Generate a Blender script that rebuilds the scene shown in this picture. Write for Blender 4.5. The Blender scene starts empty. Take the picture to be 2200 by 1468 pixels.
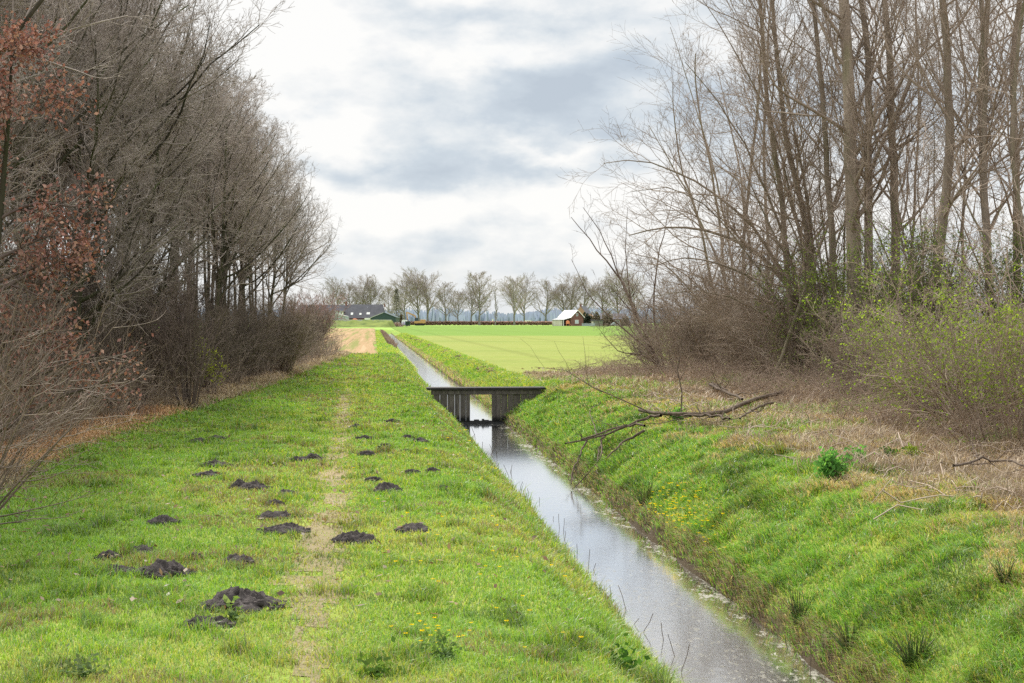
import bpy, math, random
import numpy as np
from mathutils import Vector

SEED = 7
rng = np.random.default_rng(SEED)
random.seed(SEED)
sc = bpy.context.scene
COL = sc.collection

# ------------------------------------------------------------------ survey of the place
F, H0, CX, CAMZ = 3056.0, 691.0, 1100.0, 1.7      # surveyed lens and eye height
S = 0.0965                                        # the ditch runs towards (-S, 1)
WATER_LOW, WATER_HIGH, WEIR_Y = -0.91, -0.85, 36.3


def gp(px, py, z=0.0):
    d = (CAMZ - z) * F / (py - H0)
    return (px - CX) / F * d, d


def wp(px, py, Y):
    return np.array(((px - CX) / F * Y, Y, CAMZ + (H0 - py) / F * Y))


# ------------------------------------------------------------------ noise
_perm = np.random.default_rng(11).random((256, 256))


def vnoise(x, y):
    x = np.asarray(x, float); y = np.asarray(y, float)
    xi = np.floor(x).astype(int); yi = np.floor(y).astype(int)
    fx = x - xi; fy = y - yi
    fx = fx * fx * (3 - 2 * fx); fy = fy * fy * (3 - 2 * fy)
    a = _perm[xi & 255, yi & 255]; b = _perm[(xi + 1) & 255, yi & 255]
    c = _perm[xi & 255, (yi + 1) & 255]; d = _perm[(xi + 1) & 255, (yi + 1) & 255]
    return (a * (1 - fx) + b * fx) * (1 - fy) + (c * (1 - fx) + d * fx) * fy


def fbm(x, y, o=4):
    t = 0; a = 1; n = 0
    for i in range(o):
        t = t + a * vnoise(x * 2 ** i + 17 * i, y * 2 ** i + 31 * i); n += a; a *= .5
    return t / n


def sstep(a, b, x):
    t = np.clip((x - a) / (b - a), 0, 1)
    return t * t * (3 - 2 * t)


def lawn_edge(Y):
    return np.interp(Y, [0, 9, 15, 20, 27, 37, 58, 70, 76], [-3.3, -3.4, -4.0, -4.1, -3.65, -3.0, -2.1, -1.6, -1.4])


# ------------------------------------------------------------------ terrain height
def height(X, Y, fine=True):
    X = np.asarray(X, float); Y = np.asarray(Y, float)
    u = X + S * Y
    near = np.clip(1 - (Y - 60) / 60, 0, 1)
    uw = u + (fbm(Y * 1.3, u * 0 + 3.3, 3) - .5) * .16 * near
    fine_n = (fbm(X * 1.7, Y * 1.7, 3) - .5)
    left = np.interp(u, [-60, -4, .7, 1.15, 1.65, 2.15, 2.5], [.05, .02, 0, -.05, -.42, -.95, -1.18])
    leftfar = np.interp(u, [-60, .3, 1.1, 1.6, 2.1, 2.5], [-.14, -.14, -.12, -.45, -.95, -1.18])
    lt = sstep(72, 80, Y)
    left = left * (1 - lt) + leftfar * lt
    rn = np.interp(uw, [3.1, 3.28, 3.36, 3.40, 3.9, 4.4, 5.0, 6.0, 9, 60], [-1.18, -1.02, -.84, -.74, -.36, -.1, .05, .1, .12, .0])
    rf = np.interp(uw, [3.1, 3.28, 3.38, 4.2, 4.5, 9, 60], [-1.18, -1.02, -.76, -.31, -.27, -.28, -.28])
    b = sstep(36.6, 43, Y)
    right = rn * (1 - b) + rf * b
    z = np.where(u < 2.8, left, right)
    flat = np.where(u < 2.8, -.14, -.28)
    e = sstep(286, 296, Y)
    z = z * (1 - e) + flat * e
    r = sstep(260, 500, Y)
    z = z * (1 - r)
    if fine:
        amp = np.where(u < 2.0, .05, np.where(u > 3.5, .09, 0.0)) * near
        z = z + fine_n * amp
        z = z + np.where(u > 3.6, (fbm(X * 4.2, Y * 4.2, 2) - .5) * .09, 0) * near
    return z


def hit(px, py, lift=0.0):
    """where the sight line of a surveyed point meets the terrain"""
    Y = np.arange(5, 90, .05); X = (px - CX) / F * Y; Z = CAMZ + (H0 - py) / F * Y
    k = np.argmax(Z <= height(X, Y) + lift)
    return (X[k], Y[k]) if Z[k] <= height(X[k:k + 1], Y[k:k + 1])[0] + lift else gp(px, py)


# ------------------------------------------------------------------ mesh and object helpers
def mesh_np(name, V, quads=None, tris=None, mat=None, col=None, smooth=False, mats=None, midx=None):
    me = bpy.data.meshes.new(name)
    V = np.asarray(V, np.float32).reshape(-1, 3)
    q = np.zeros((0, 4), np.int32) if quads is None else np.asarray(quads, np.int32).reshape(-1, 4)
    t = np.zeros((0, 3), np.int32) if tris is None else np.asarray(tris, np.int32).reshape(-1, 3)
    me.vertices.add(len(V)); me.vertices.foreach_set('co', V.ravel())
    nl = q.size + t.size
    me.loops.add(nl)
    me.loops.foreach_set('vertex_index', np.concatenate([q.ravel(), t.ravel()]))
    me.polygons.add(len(q) + len(t))
    starts = np.concatenate([np.arange(len(q)) * 4, q.size + np.arange(len(t)) * 3]).astype(np.int32)
    me.polygons.foreach_set('loop_start', starts)
    if smooth:
        me.polygons.foreach_set('use_smooth', np.ones(len(q) + len(t), bool))
    if midx is not None:
        me.polygons.foreach_set('material_index', np.asarray(midx, np.int32))
    me.update(calc_edges=True)
    if col is not None:
        c = np.ones((len(V), 4), np.float32); c[:, :3] = col
        a = me.attributes.new('Col', 'FLOAT_COLOR', 'POINT'); a.data.foreach_set('color', c.ravel())
    for m in (mats or ([mat] if mat else [])):
        me.materials.append(m)
    return me


def tag(o, label=None, cat=None, group=None, kind=None):
    if label: o['label'] = label
    if cat: o['category'] = cat
    if group: o['group'] = group
    if kind: o['kind'] = kind
    return o


def link(name, me, parent=None, loc=None):
    o = bpy.data.objects.new(name, me); COL.objects.link(o)
    if parent: o.parent = parent
    if loc is not None: o.location = loc
    return o


def thing(name, label, cat, loc=(0, 0, 0), rz=0, group=None, scale=1):
    o = bpy.data.objects.new(name, None); COL.objects.link(o)
    o.empty_display_size = .2
    o.location = loc; o.rotation_euler = (0, 0, rz); o.scale = (scale,) * 3 if np.isscalar(scale) else scale
    return tag(o, label, cat, group)


class MB:
    """collects boxes, prisms and bars into one mesh"""
    def __init__(s): s.v = []; s.f = []
    def poly(s, vs, fs):
        n = len(s.v); s.v += [tuple(map(float, v)) for v in vs]; s.f += [tuple(i + n for i in f) for f in fs]; return s
    def box(s, x0, y0, z0, x1, y1, z1):
        return s.poly([(x0, y0, z0), (x1, y0, z0), (x1, y1, z0), (x0, y1, z0), (x0, y0, z1), (x1, y0, z1), (x1, y1, z1), (x0, y1, z1)],
                      [(3, 2, 1, 0), (4, 5, 6, 7), (0, 1, 5, 4), (1, 2, 6, 5), (2, 3, 7, 6), (3, 0, 4, 7)])
    def bar(s, a, b, w, h=None):
        a = Vector(a); b = Vector(b); h = h or w
        d = (b - a).normalized(); r = Vector((0, 0, 1)) if abs(d.z) < .9 else Vector((0, 1, 0))
        x = d.cross(r).normalized() * w / 2; y = x.cross(d).normalized() * h / 2
        vs = [p + i * x + j * y for p in (a, b) for i, j in ((-1, -1), (1, -1), (1, 1), (-1, 1))]
        return s.poly(vs, [(3, 2, 1, 0), (4, 5, 6, 7), (0, 1, 5, 4), (1, 2, 6, 5), (2, 3, 7, 6), (3, 0, 4, 7)])
    def prism(s, prof, y0, y1):
        """profile in x,z extruded along y"""
        n = len(prof)
        vs = [(x, y0, z) for x, z in prof] + [(x, y1, z) for x, z in prof]
        return s.poly(vs, [tuple(range(n)), tuple(range(2 * n - 1, n - 1, -1))] + [(i, i + n, (i + 1) % n + n, (i + 1) % n) for i in range(n)])
    def cyl(s, c, axis, r, l, n=14):
        vs = []
        for e in (-.5, .5):
            for i in range(n):
                a = 2 * math.pi * i / n; p = [r * math.cos(a), r * math.sin(a)]; p.insert(axis, e * l)
                vs.append((c[0] + p[0], c[1] + p[1], c[2] + p[2]))
        return s.poly(vs, [tuple(range(n)), tuple(range(2 * n - 1, n - 1, -1))] + [(i, (i + 1) % n, (i + 1) % n + n, i + n) for i in range(n)])
    def build(s, name, mat, parent=None, bevel=0):
        me = bpy.data.meshes.new(name); me.from_pydata(s.v, [], s.f)
        import bmesh
        b = bmesh.new(); b.from_mesh(me); bmesh.ops.recalc_face_normals(b, faces=b.faces)
        if bevel: bmesh.ops.bevel(b, geom=b.edges[:], offset=bevel, segments=1, affect='EDGES')
        b.to_mesh(me); b.free()
        if mat: me.materials.append(mat)
        return link(name, me, parent)


# ------------------------------------------------------------------ materials
class NT:
    def __init__(s, tree): s.t = tree; s.n = tree.nodes; s.l = tree.links
    def new(s, t, **kw):
        n = s.n.new(t)
        for k, v in kw.items(): setattr(n, k, v)
        return n
    def set(s, inp, v):
        if isinstance(v, bpy.types.NodeSocket): s.l.new(v, inp)
        else: inp.default_value = v
    def math(s, op, a, b=0.0, clamp=False):
        n = s.new('ShaderNodeMath', operation=op, use_clamp=clamp); s.set(n.inputs[0], a); s.set(n.inputs[1], b); return n.outputs[0]
    def vmath(s, op, a, b=(0, 0, 0), out=0):
        n = s.new('ShaderNodeVectorMath', operation=op); s.set(n.inputs[0], a); s.set(n.inputs[1], b)
        return n.outputs['Value'] if op in ('DOT_PRODUCT', 'LENGTH') else n.outputs[0]
    def mix(s, f, a, b, mode='MIX'):
        n = s.new('ShaderNodeMix', data_type='RGBA', blend_type=mode)
        s.set(n.inputs[0], f); s.set(n.inputs[6], a); s.set(n.inputs[7], b); return n.outputs[2]
    def noise(s, vec, scale, detail=4, rough=.6, dist=0.0):
        n = s.new('ShaderNodeTexNoise'); s.set(n.inputs['Vector'], vec); n.inputs['Scale'].default_value = scale
        n.inputs['Detail'].default_value = detail; n.inputs['Roughness'].default_value = rough; n.inputs['Distortion'].default_value = dist
        return n.outputs['Fac']
    def ramp(s, f, stops):
        n = s.new('ShaderNodeValToRGB'); s.set(n.inputs[0], f); e = n.color_ramp.elements
        while len(e) < len(stops): e.new(.5)
        for x, (p, c) in zip(e, stops): x.position = p; x.color = (*c, 1) if len(c) == 3 else c
        return n.outputs[0]
    def map(s, f, a, b, c=0.0, d=1.0):
        n = s.new('ShaderNodeMapRange'); s.set(n.inputs[0], f)
        for i, v in enumerate((a, b, c, d)): s.set(n.inputs[i + 1], v)
        return n.outputs[0]


def material(name):
    m = bpy.data.materials.new(name); m.use_nodes = True
    nt = NT(m.node_tree); nt.n.clear()
    nt.out = nt.new('ShaderNodeOutputMaterial')
    tc = nt.new('ShaderNodeTexCoord'); nt.obj = tc.outputs['Object']
    nt.pos = nt.new('ShaderNodeNewGeometry').outputs['Position']
    return m, nt


def principled(nt, color, rough=.8, spec=.3, normal=None, metal=0.0):
    b = nt.new('ShaderNodeBsdfPrincipled')
    nt.set(b.inputs['Base Color'], color if isinstance(color, bpy.types.NodeSocket) else (*color, 1))
    nt.set(b.inputs['Roughness'], rough); b.inputs['Specular IOR Level'].default_value = spec; b.inputs['Metallic'].default_value = metal
    if normal is not None: nt.l.new(normal, b.inputs['Normal'])
    nt.l.new(b.outputs[0], nt.out.inputs[0])
    return b


def bump(nt, h, strength=.5, dist=.02):
    b = nt.new('ShaderNodeBump'); b.inputs['Strength'].default_value = strength; b.inputs['Distance'].default_value = dist
    nt.l.new(h, b.inputs['Height']); return b.outputs[0]


def mottled(name, a, b, scale=3, rough=.85, spec=.2, bstr=.4, bdist=.02, bscale=None, stretch=(1, 1, 1), c=None, rnd=0.0):
    m, nt = material(name)
    v = nt.vmath('MULTIPLY', nt.obj, stretch)
    f = nt.map(nt.noise(v, scale, 5, .65), .3, .7)
    col = nt.mix(f, (*a, 1), (*b, 1))
    if c:
        col = nt.mix(nt.map(nt.noise(v, scale * .31, 3), .48, .66), col, (*c, 1))
    if rnd:
        oi = nt.new('ShaderNodeObjectInfo').outputs['Random']
        hsv = nt.new('ShaderNodeHueSaturation'); nt.l.new(col, hsv.inputs['Color'])
        nt.set(hsv.inputs['Value'], nt.map(oi, 0, 1, 1 - rnd, 1 + rnd)); col = hsv.outputs[0]
    n = bump(nt, nt.noise(v, bscale or scale * 6, 4, .7), bstr, bdist) if bstr else None
    principled(nt, col, rough, spec, n)
    return m


def leafy(name, transl=.45, gloss=.05, tint=(1.15, 1.1, .6)):
    """thin leaves and blades: colour attribute, light comes through"""
    m, nt = material(name)
    a = nt.new('ShaderNodeAttribute', attribute_name='Col').outputs['Color']
    d = nt.new('ShaderNodeBsdfDiffuse'); t = nt.new('ShaderNodeBsdfTranslucent')
    nt.l.new(a, d.inputs[0])
    nt.l.new(nt.mix(1.0, a, (*tint, 1), 'MULTIPLY'), t.inputs[0])
    mx = nt.new('ShaderNodeMixShader'); mx.inputs[0].default_value = transl
    nt.l.new(d.outputs[0], mx.inputs[1]); nt.l.new(t.outputs[0], mx.inputs[2])
    g = nt.new('ShaderNodeBsdfGlossy'); g.inputs['Roughness'].default_value = .45; g.inputs[0].default_value = (.9, .95, .9, 1)
    m2 = nt.new('ShaderNodeMixShader'); m2.inputs[0].default_value = gloss
    nt.l.new(mx.outputs[0], m2.inputs[1]); nt.l.new(g.outputs[0], m2.inputs[2])
    nt.l.new(m2.outputs[0], nt.out.inputs[0])
    return m


def flat(name, c, rough=.7, spec=.3, metal=0.0, var=.12, scale=2.0):
    m, nt = material(name)
    f = nt.noise(nt.obj, scale, 4)
    col = nt.mix(nt.map(f, .3, .7), (*[x * (1 - var) for x in c], 1), (*[min(1, x * (1 + var)) for x in c], 1))
    principled(nt, col, rough, spec, None, metal)
    return m


def ground_material():
    m, nt = material('ground_cover')
    a = nt.new('ShaderNodeAttribute', attribute_name='Col').outputs['Color']
    n1 = nt.noise(nt.pos, 9, 6, .7); n2 = nt.noise(nt.pos, 1.1, 4, .6)
    v = nt.map(n1, .25, .75, .5, 1.5)
    col = nt.mix(1.0, a, nt.mix(v, (.45, .45, .42, 1), (1.5, 1.5, 1.45, 1)), 'MULTIPLY')
    col = nt.mix(nt.map(n2, .35, .7, 0, .35), col, nt.mix(1.0, col, (1.15, 1.0, .7, 1), 'MULTIPLY'))
    principled(nt, col, .95, .1, bump(nt, n1, .6, .04))
    return m


M = {}
M['ground'] = ground_material()
M['blade'] = leafy('grass_blade', .5, .05)
M['dry_blade'] = leafy('dry_blade', .3, .03, (1, .97, .9))
M['leaf'] = leafy('young_leaf', .5, .0)
M['dry_leaf'] = leafy('withered_leaf', .35, .04, (1, .9, .8))
M['soil'] = mottled('mole_soil', (.04, .034, .033), (.135, .118, .112), 16, .95, .12, .9, .03, 60)
M['bark_moss'] = mottled('mossy_bark', (.04, .036, .026), (.10, .088, .066), 4, .95, .1, .6, .02, 20, (1, 1, .25), (.05, .065, .018), .3)
M['twig_grey'] = mottled('grey_brown_twig', (.215, .182, .158), (.41, .352, .306), .8, .8, .25, 0, rnd=.3)
M['bark_tan'] = mottled('tan_bark', (.19, .15, .118), (.38, .315, .25), 5, .9, .15, .8, .03, 22, (1, 1, .2), (.17, .16, .09), .18)
M['twig_tan'] = mottled('tan_twig', (.25, .195, .15), (.43, .345, .275), .8, .75, .3, 0, rnd=.22)
M['twig_dark'] = mottled('dark_twig', (.08, .058, .048), (.18, .135, .11), 1.5, .75, .3, 0, rnd=.3)
M['twig_shrub'] = mottled('shrub_twig', (.17, .13, .10), (.36, .285, .22), 1.2, .8, .25, 0, rnd=.25)
M['twig_shaded'] = mottled('shaded_twig', (.085, .066, .052), (.22, .175, .14), 1.5, .8, .25, 0, rnd=.25)  # darker copy of the twig colour, with wood-interior shade painted in
M['twig_near'] = mottled('near_twig', (.075, .058, .045), (.25, .19, .145), 2.5, .7, .35, 0, rnd=.1)
M['twig_pink'] = mottled('pinkish_twig', (.25, .16, .14), (.36, .25, .22), 1.2, .8, .2, 0)
M['twig_far'] = mottled('hazy_twig', (.27, .225, .197), (.38, .325, .285), .3, .9, .1, 0, rnd=.14)  # pale grey-brown twig colour with distance haze painted in
M['bark_far'] = mottled('hazy_bark', (.18, .17, .155), (.26, .245, .225), .5, .9, .1, 0, rnd=.12)  # distance haze painted into the bark colour as well
M['dead_wood'] = mottled('dead_wood', (.055, .04, .03), (.16, .12, .09), 6, .9, .2, .6, .01, 40)


def wood_plank():
    m, nt = material('weathered_plank')
    v = nt.vmath('MULTIPLY', nt.obj, (9, 9, .9))
    grain = nt.noise(v, 5, 6, .7, .6)
    oi = nt.noise(nt.vmath('MULTIPLY', nt.obj, (6.5, 0, 0)), 1, 1)
    col = nt.mix(nt.map(grain, .3, .72), (.042, .037, .034, 1), (.21, .185, .165, 1))
    col = nt.mix(nt.map(oi, .35, .65, .0, .55), col, (.06, .054, .05, 1))
    z = nt.new('ShaderNodeSeparateXYZ'); nt.l.new(nt.pos, z.inputs[0])
    wet = nt.map(nt.math('ADD', z.outputs[2], nt.math('MULTIPLY', nt.noise(nt.pos, 7, 3), .16)), -.72, -.60, 1, 0)
    wet = nt.math('MINIMUM', nt.math('MAXIMUM', wet, 0), 1)
    col = nt.mix(wet, col, (.008, .008, .008, 1))
    principled(nt, col, .85, .25, bump(nt, grain, .6, .006))
    return m


M['plank'] = wood_plank()
M['deck'] = mottled('dark_deck', (.012, .011, .011), (.05, .045, .042), 5, .8, .3, .4, .005, 30, (1, 6, 1))


def water_material(name, scum=1.0):
    m, nt = material(name)
    xyz = nt.new('ShaderNodeSeparateXYZ'); nt.l.new(nt.pos, xyz.inputs[0])
    X, Y = xyz.outputs[0], xyz.outputs[1]
    u = nt.math('ADD', X, nt.math('MULTIPLY', Y, S))
    across = nt.map(u, 2.2, 3.35)
    v = nt.vmath('MULTIPLY', nt.pos, (1, .55, 1))
    big = nt.noise(v, 1.6, 4, .6, .5)
    sp = nt.noise(nt.vmath('MULTIPLY', nt.pos, (1, .45, 1)), 17, 6, .8, .4)
    # floating scum: thick along the right bank, specks elsewhere
    edge = nt.map(nt.math('ADD', across, nt.math('MULTIPLY', nt.math('SUBTRACT', big, .5), 1.5)), .62, 1.15)
    thr = nt.map(edge, 0, 1, .66, .44)
    mask = nt.map(nt.math('SUBTRACT', sp, thr), -.02, .05)
    near = nt.map(Y, 9, 24, .8, .25); near.node.clamp = True
    film = nt.math('MULTIPLY', nt.map(nt.noise(nt.vmath('MULTIPLY', nt.pos, (1, .4, 1)), 19, 3, .7), .57, .66, 0, 1), near)
    film = nt.math('MULTIPLY', film, nt.map(big, .35, .62, .15, 1.0))
    mask = nt.math('MULTIPLY', nt.math('MAXIMUM', mask, film), scum, True)
    scol = nt.mix(nt.map(sp, .4, .8), (.13, .12, .09, 1), (.44, .42, .36, 1))
    rip = nt.noise(nt.vmath('MULTIPLY', nt.pos, (1.0, .7, 1)), 11, 2, .5)
    gl = nt.new('ShaderNodeBsdfGlossy'); gl.inputs['Roughness'].default_value = .1; gl.inputs[0].default_value = (.97, .98, 1, 1)
    nrm_ = bump(nt, rip, .13, .006); nt.l.new(nrm_, gl.inputs['Normal'])
    df = nt.new('ShaderNodeBsdfDiffuse'); df.inputs[0].default_value = (.10, .102, .088, 1)
    fr = nt.new('ShaderNodeFresnel'); fr.inputs[0].default_value = 1.33
    fac = nt.math('ADD', nt.math('MULTIPLY', fr.outputs[0], 1.25), .54, True)
    wmix = nt.new('ShaderNodeMixShader'); nt.l.new(fac, wmix.inputs[0]); nt.l.new(df.outputs[0], wmix.inputs[1]); nt.l.new(gl.outputs[0], wmix.inputs[2])
    sd = nt.new('ShaderNodeBsdfPrincipled'); nt.l.new(scol, sd.inputs['Base Color']); sd.inputs['Roughness'].default_value = .5
    mx = nt.new('ShaderNodeMixShader'); nt.l.new(mask, mx.inputs[0]); nt.l.new(wmix.outputs[0], mx.inputs[1]); nt.l.new(sd.outputs[0], mx.inputs[2])
    nt.l.new(mx.outputs[0], nt.out.inputs[0])
    return m


M['water'] = water_material('ditch_water', 1.0)
M['water_far'] = water_material('ditch_water_upstream', .35)


def field_material(name, cols, rowdir=None, streak=0.0, scale=.06):
    m, nt = material(name)
    xyz = nt.new('ShaderNodeSeparateXYZ'); nt.l.new(nt.pos, xyz.inputs[0])
    n1 = nt.noise(nt.vmath('MULTIPLY', nt.pos, (.35, 1, 1)), scale, 6, .68); n2 = nt.noise(nt.pos, 1.7, 5, .75)
    tr = nt.math('ABSOLUTE', nt.math('SUBTRACT', nt.math('FRACT', nt.math('MULTIPLY', nt.math('ADD', xyz.outputs[0], nt.math('MULTIPLY', xyz.outputs[1], S)), 1 / 9.0)), .5))
    col = nt.ramp(n1, [(.3, cols[0]), (.5, cols[1]), (.72, cols[2])])
    if not streak: col = nt.mix(nt.map(tr, .44, .47, 0, .4), col, nt.mix(1.0, col, (.7, .68, .6, 1), 'MULTIPLY'))
    if streak:
        u = nt.math('ADD', xyz.outputs[0], nt.math('MULTIPLY', xyz.outputs[1], S))
        cv = nt.new('ShaderNodeCombineXYZ'); nt.l.new(nt.math('MULTIPLY', u, 1.9), cv.inputs[0]); nt.l.new(nt.math('MULTIPLY', xyz.outputs[1], .02), cv.inputs[1])
        st = nt.noise(cv.outputs[0], .75, 4, .7)
        col = nt.mix(nt.map(st, .5, .6, 0, streak), col, (*cols[3], 1))
        col = nt.mix(nt.map(st, .46, .38, 0, streak * .6), col, (*cols[4], 1))
    col = nt.mix(nt.map(n2, .3, .75, 0, .55), col, nt.mix(1.0, col, (.62, .62, .55, 1), 'MULTIPLY'))
    principled(nt, col, .95, .1, bump(nt, n2, .5, .05))
    return m


M['crop_pale'] = field_material('pale_crop', [(.165, .225, .038), (.245, .275, .065), (.185, .25, .04)])
M['crop_bright'] = field_material('bright_crop', [(.12, .215, .03), (.15, .25, .036), (.185, .265, .048)])
M['stubble'] = field_material('stubble', [(.50, .37, .22), (.56, .42, .26), (.50, .40, .22)], True, .75, .12) if False else field_material(
    'stubble', [(.29, .19, .095), (.35, .235, .125), (.26, .195, .085), (.20, .20, .06), (.42, .30, .18)], True, 1.3, .12)

M['slate'] = mottled('slate_roof', (.085, .085, .10), (.135, .13, .15), .5, .8, .3, .3, .03, 4)
M['brick'] = mottled('brick_dark', (.17, .085, .075), (.25, .13, .11), 1.2, .9, .2, .3, .01, 9)
M['brick_orange'] = mottled('brick_orange', (.36, .22, .14), (.45, .30, .20), 1.0, .9, .2, .3, .01, 9)
M['white_paint'] = flat('white_paint', (.78, .77, .74), .5, .4, 0, .05)
M['roof_white'] = flat('pale_sheet_roof', (.36, .365, .37), .45, .4, 0, .05)
M['pale_wall'] = flat('pale_wall', (.58, .54, .45), .8, .2)
M['green_sheet'] = mottled('green_sheet', (.028, .056, .058), (.038, .07, .07), 1.0, .6, .4, .2, .02, 6, (8, 8, .1))
M['concrete'] = mottled('concrete', (.33, .33, .32), (.46, .46, .45), .6, .9, .2, .3, .02, 5)
M['blue_sheet'] = flat('blue_grey_sheet', (.36, .41, .45), .6, .3)
M['glass'] = flat('window_glass', (.18, .22, .25), .12, .6)
M['skylight'] = flat('skylight_glass', (.55, .60, .66), .1, .7)
M['orange'] = flat('orange_paint', (.48, .27, .11), .5, .4)
M['tarp'] = flat('orange_tarp', (.55, .22, .13), .7, .2)
M['slide'] = flat('salmon_plastic', (.80, .28, .14), .4, .4)
M['black'] = flat('black_rubber', (.02, .02, .022), .7, .3)
M['navy'] = flat('dark_cab', (.03, .045, .075), .3, .5)
M['van_white'] = flat('van_paint', (.75, .76, .78), .35, .5, 0, .04)
M['lilac'] = flat('lilac_paint', (.36, .34, .50), .4, .4)
M['container'] = flat('dark_green_paint', (.022, .05, .035), .6, .3)
M['hedge'] = leafy('hedge_leaf', .5, .0, (1, .9, .85))
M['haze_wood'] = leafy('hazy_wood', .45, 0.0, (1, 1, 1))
M['silver'] = flat('silver_paint', (.45, .50, .56), .3, .5, .2)
M['post'] = flat('fence_post', (.20, .17, .14), .9, .2)
M['needle'] = leafy('needle', .2, .02, (1, 1, .9))
M['red_paint'] = flat('red_paint', (.6, .09, .06), .5, .4)

# ------------------------------------------------------------------ terrain sheets
gY = np.concatenate([np.arange(-8, 5, .6), np.arange(5, 45, .16), np.arange(45, 80, .4), np.geomspace(80, 5200, 150)])
gU = np.unique(np.round(np.concatenate([-np.geomspace(8, 4200, 60)[::-1], np.arange(-8, -2, .25), np.arange(-2, -1.1, .12), np.arange(-1.1, .22, .044), np.arange(.22, 1, .12), np.arange(1, 6.5, .06),
                               np.arange(6.5, 14, .25), np.geomspace(14, 4200, 60)]), 4))


def ground_color(X, Y):
    u = X + S * Y
    n = fbm(X * .9, Y * .9, 4); n2 = fbm(X * .22 + 9, Y * .22, 3)
    green = np.array([.11, .18, .03]); yellow = np.array([.21, .23, .055]); litter = np.array([.15, .105, .062]); mud = np.array([.05, .038, .026])
    dead = np.array([.32, .23, .15]); farf = np.array([.17, .27, .05])
    def mixc(a, b, f): return a * (1 - f[..., None]) + b * f[..., None]
    c = mixc(np.broadcast_to(green, X.shape + (3,)), yellow, sstep(.45, .7, n * .6 + n2 * .4) * .8)
    e = u - lawn_edge(Y) + (n - .5) * 1.6
    f = (1 - sstep(-.5, .4, e)) * (1 - sstep(76, 79, Y))
    c = mixc(c, dead * .9, f)
    c = mixc(c, litter * .8, (1 - sstep(-2.6, -1.0, e)) * (1 - sstep(76, 79, Y)))  # leaf litter, its colour darkened for the shade inside the left wood
    rb = sstep(5.2, 6.4, u + (n - .5) * 2.6) * (1 - sstep(52, 56, Y))
    c = mixc(c, dead, rb)
    c = mixc(c, litter * .7, sstep(8.6, 9.6, u) * (1 - sstep(52, 56, Y)))
    b = sstep(40, 60, Y) * sstep(4.6, 5.5, u) * (1 - rb)
    c = mixc(c, farf, b)
    c = mixc(c, np.array([.16, .25, .055]), sstep(300, 360, Y))
    m = sstep(2.1, 2.3, u) * (1 - sstep(3.38, 3.52, u + (n - .5) * .12)) * (1 - sstep(285, 292, Y))
    c = mixc(c, mud, m)
    return c


def grid_sheet(name, umask, ymask, dz, mat, color=None, keep=None, pts=None):
    Us = gU[umask(gU)]; Ys = gY[ymask(gY)]
    U, Y = np.meshgrid(Us, Ys); X = U - S * Y
    Z = height(X, Y) + dz(U, Y)
    V = np.stack([X, Y, Z], -1).reshape(-1, 3)
    nu = len(Us); i = np.arange(len(Ys) - 1)[:, None] * nu + np.arange(nu - 1)[None]
    q = np.stack([i, i + 1, i + nu + 1, i + nu], -1).reshape(-1, 4)
    if keep is not None:
        uc = (U[:-1, :-1] + U[1:, 1:]) / 2; yc = (Y[:-1, :-1] + Y[1:, 1:]) / 2
        q = q[keep(uc, yc).ravel()]
        used = np.unique(q); rem = np.full(len(V), -1); rem[used] = np.arange(len(used)); q = rem[q]
        V = V[used]; X = V[:, 0]; Y = V[:, 1]
    else:
        X = V[:, 0]; Y = V[:, 1]
    col = color(X, Y) if color else None
    o = link(name, mesh_np(name, V, q, None, mat, col, True)); tag(o, kind='structure'); return o


allm = lambda a: np.ones_like(a, bool)
grid_sheet('ground', allm, allm, lambda u, y: 0 * u, M['ground'], ground_color)
off = lambda u, y: .006 + .00012 * np.maximum(y, 0)
grid_sheet('crop_field', lambda u: (u > 4.3) & (u < 420), lambda y: (y > 40) & (y < 205), off, M['crop_pale'], None,
           lambda u, y: (u > 4.7 + .5 * (fbm(y * .5, u * 0, 2) - .5)) & (y < 195) & ((y > 54) | (u < 8.0 - (50 - y) * .35)) & (y > 42 + (u - 4.7) * 1.5 * (u < 8)))
grid_sheet('far_crop_field', lambda u: (u > 4.3) & (u < 620), lambda y: (y > 180) & (y < 560), off, M['crop_bright'], None,
           lambda u, y: (y >= 195) & (u > 4.7) & (y < 535))
grid_sheet('stubble_field', lambda u: (u > -160) & (u < .6), lambda y: (y > 73) & (y < 380), off, M['stubble'], None,
           lambda u, y: (u < .1 + .9 * (fbm(y * .15, u * .4, 3) - .5)) & (y < 360) & (y > 76 + 1.6 * (fbm(u * .9, y * 0, 2) - .5)))


def path_keep(u, y):
    c = np.interp(y, [4, 6.7, 10.6, 14.5, 33, 36], [-.36, -.36, -.40, -.42, -.66, -.72]) + (fbm(y * .45, y * 0 + 8, 2) - .5) * .22
    w = (.155 + .14 * (fbm(y * .9, y * 0 + 2, 3) - .5)) * (1 - .5 * sstep(24, 36, y)) * (1 - .3 * sstep(9, 6, y))
    x = u - S * y
    return (np.abs(u - c) + (fbm(x * 7, y * 4, 3) - .5) * .34 < w) & (fbm(x * 4 + 30, y * 2.2, 3) > .40) & (y > 5.2) & (y < 36)


def path_color(X, Y):
    nn = fbm(X * 3, Y * 3, 3)[:, None]
    return np.array([.21, .17, .115]) * (1 - nn) + np.array([.13, .12, .065]) * nn


grid_sheet('footpath', lambda u: (u > -1.12) & (u < .25), lambda y: (y > 5) & (y < 36.2), lambda u, y: .004 + 0 * u, M['ground'], path_color, path_keep)


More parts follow.
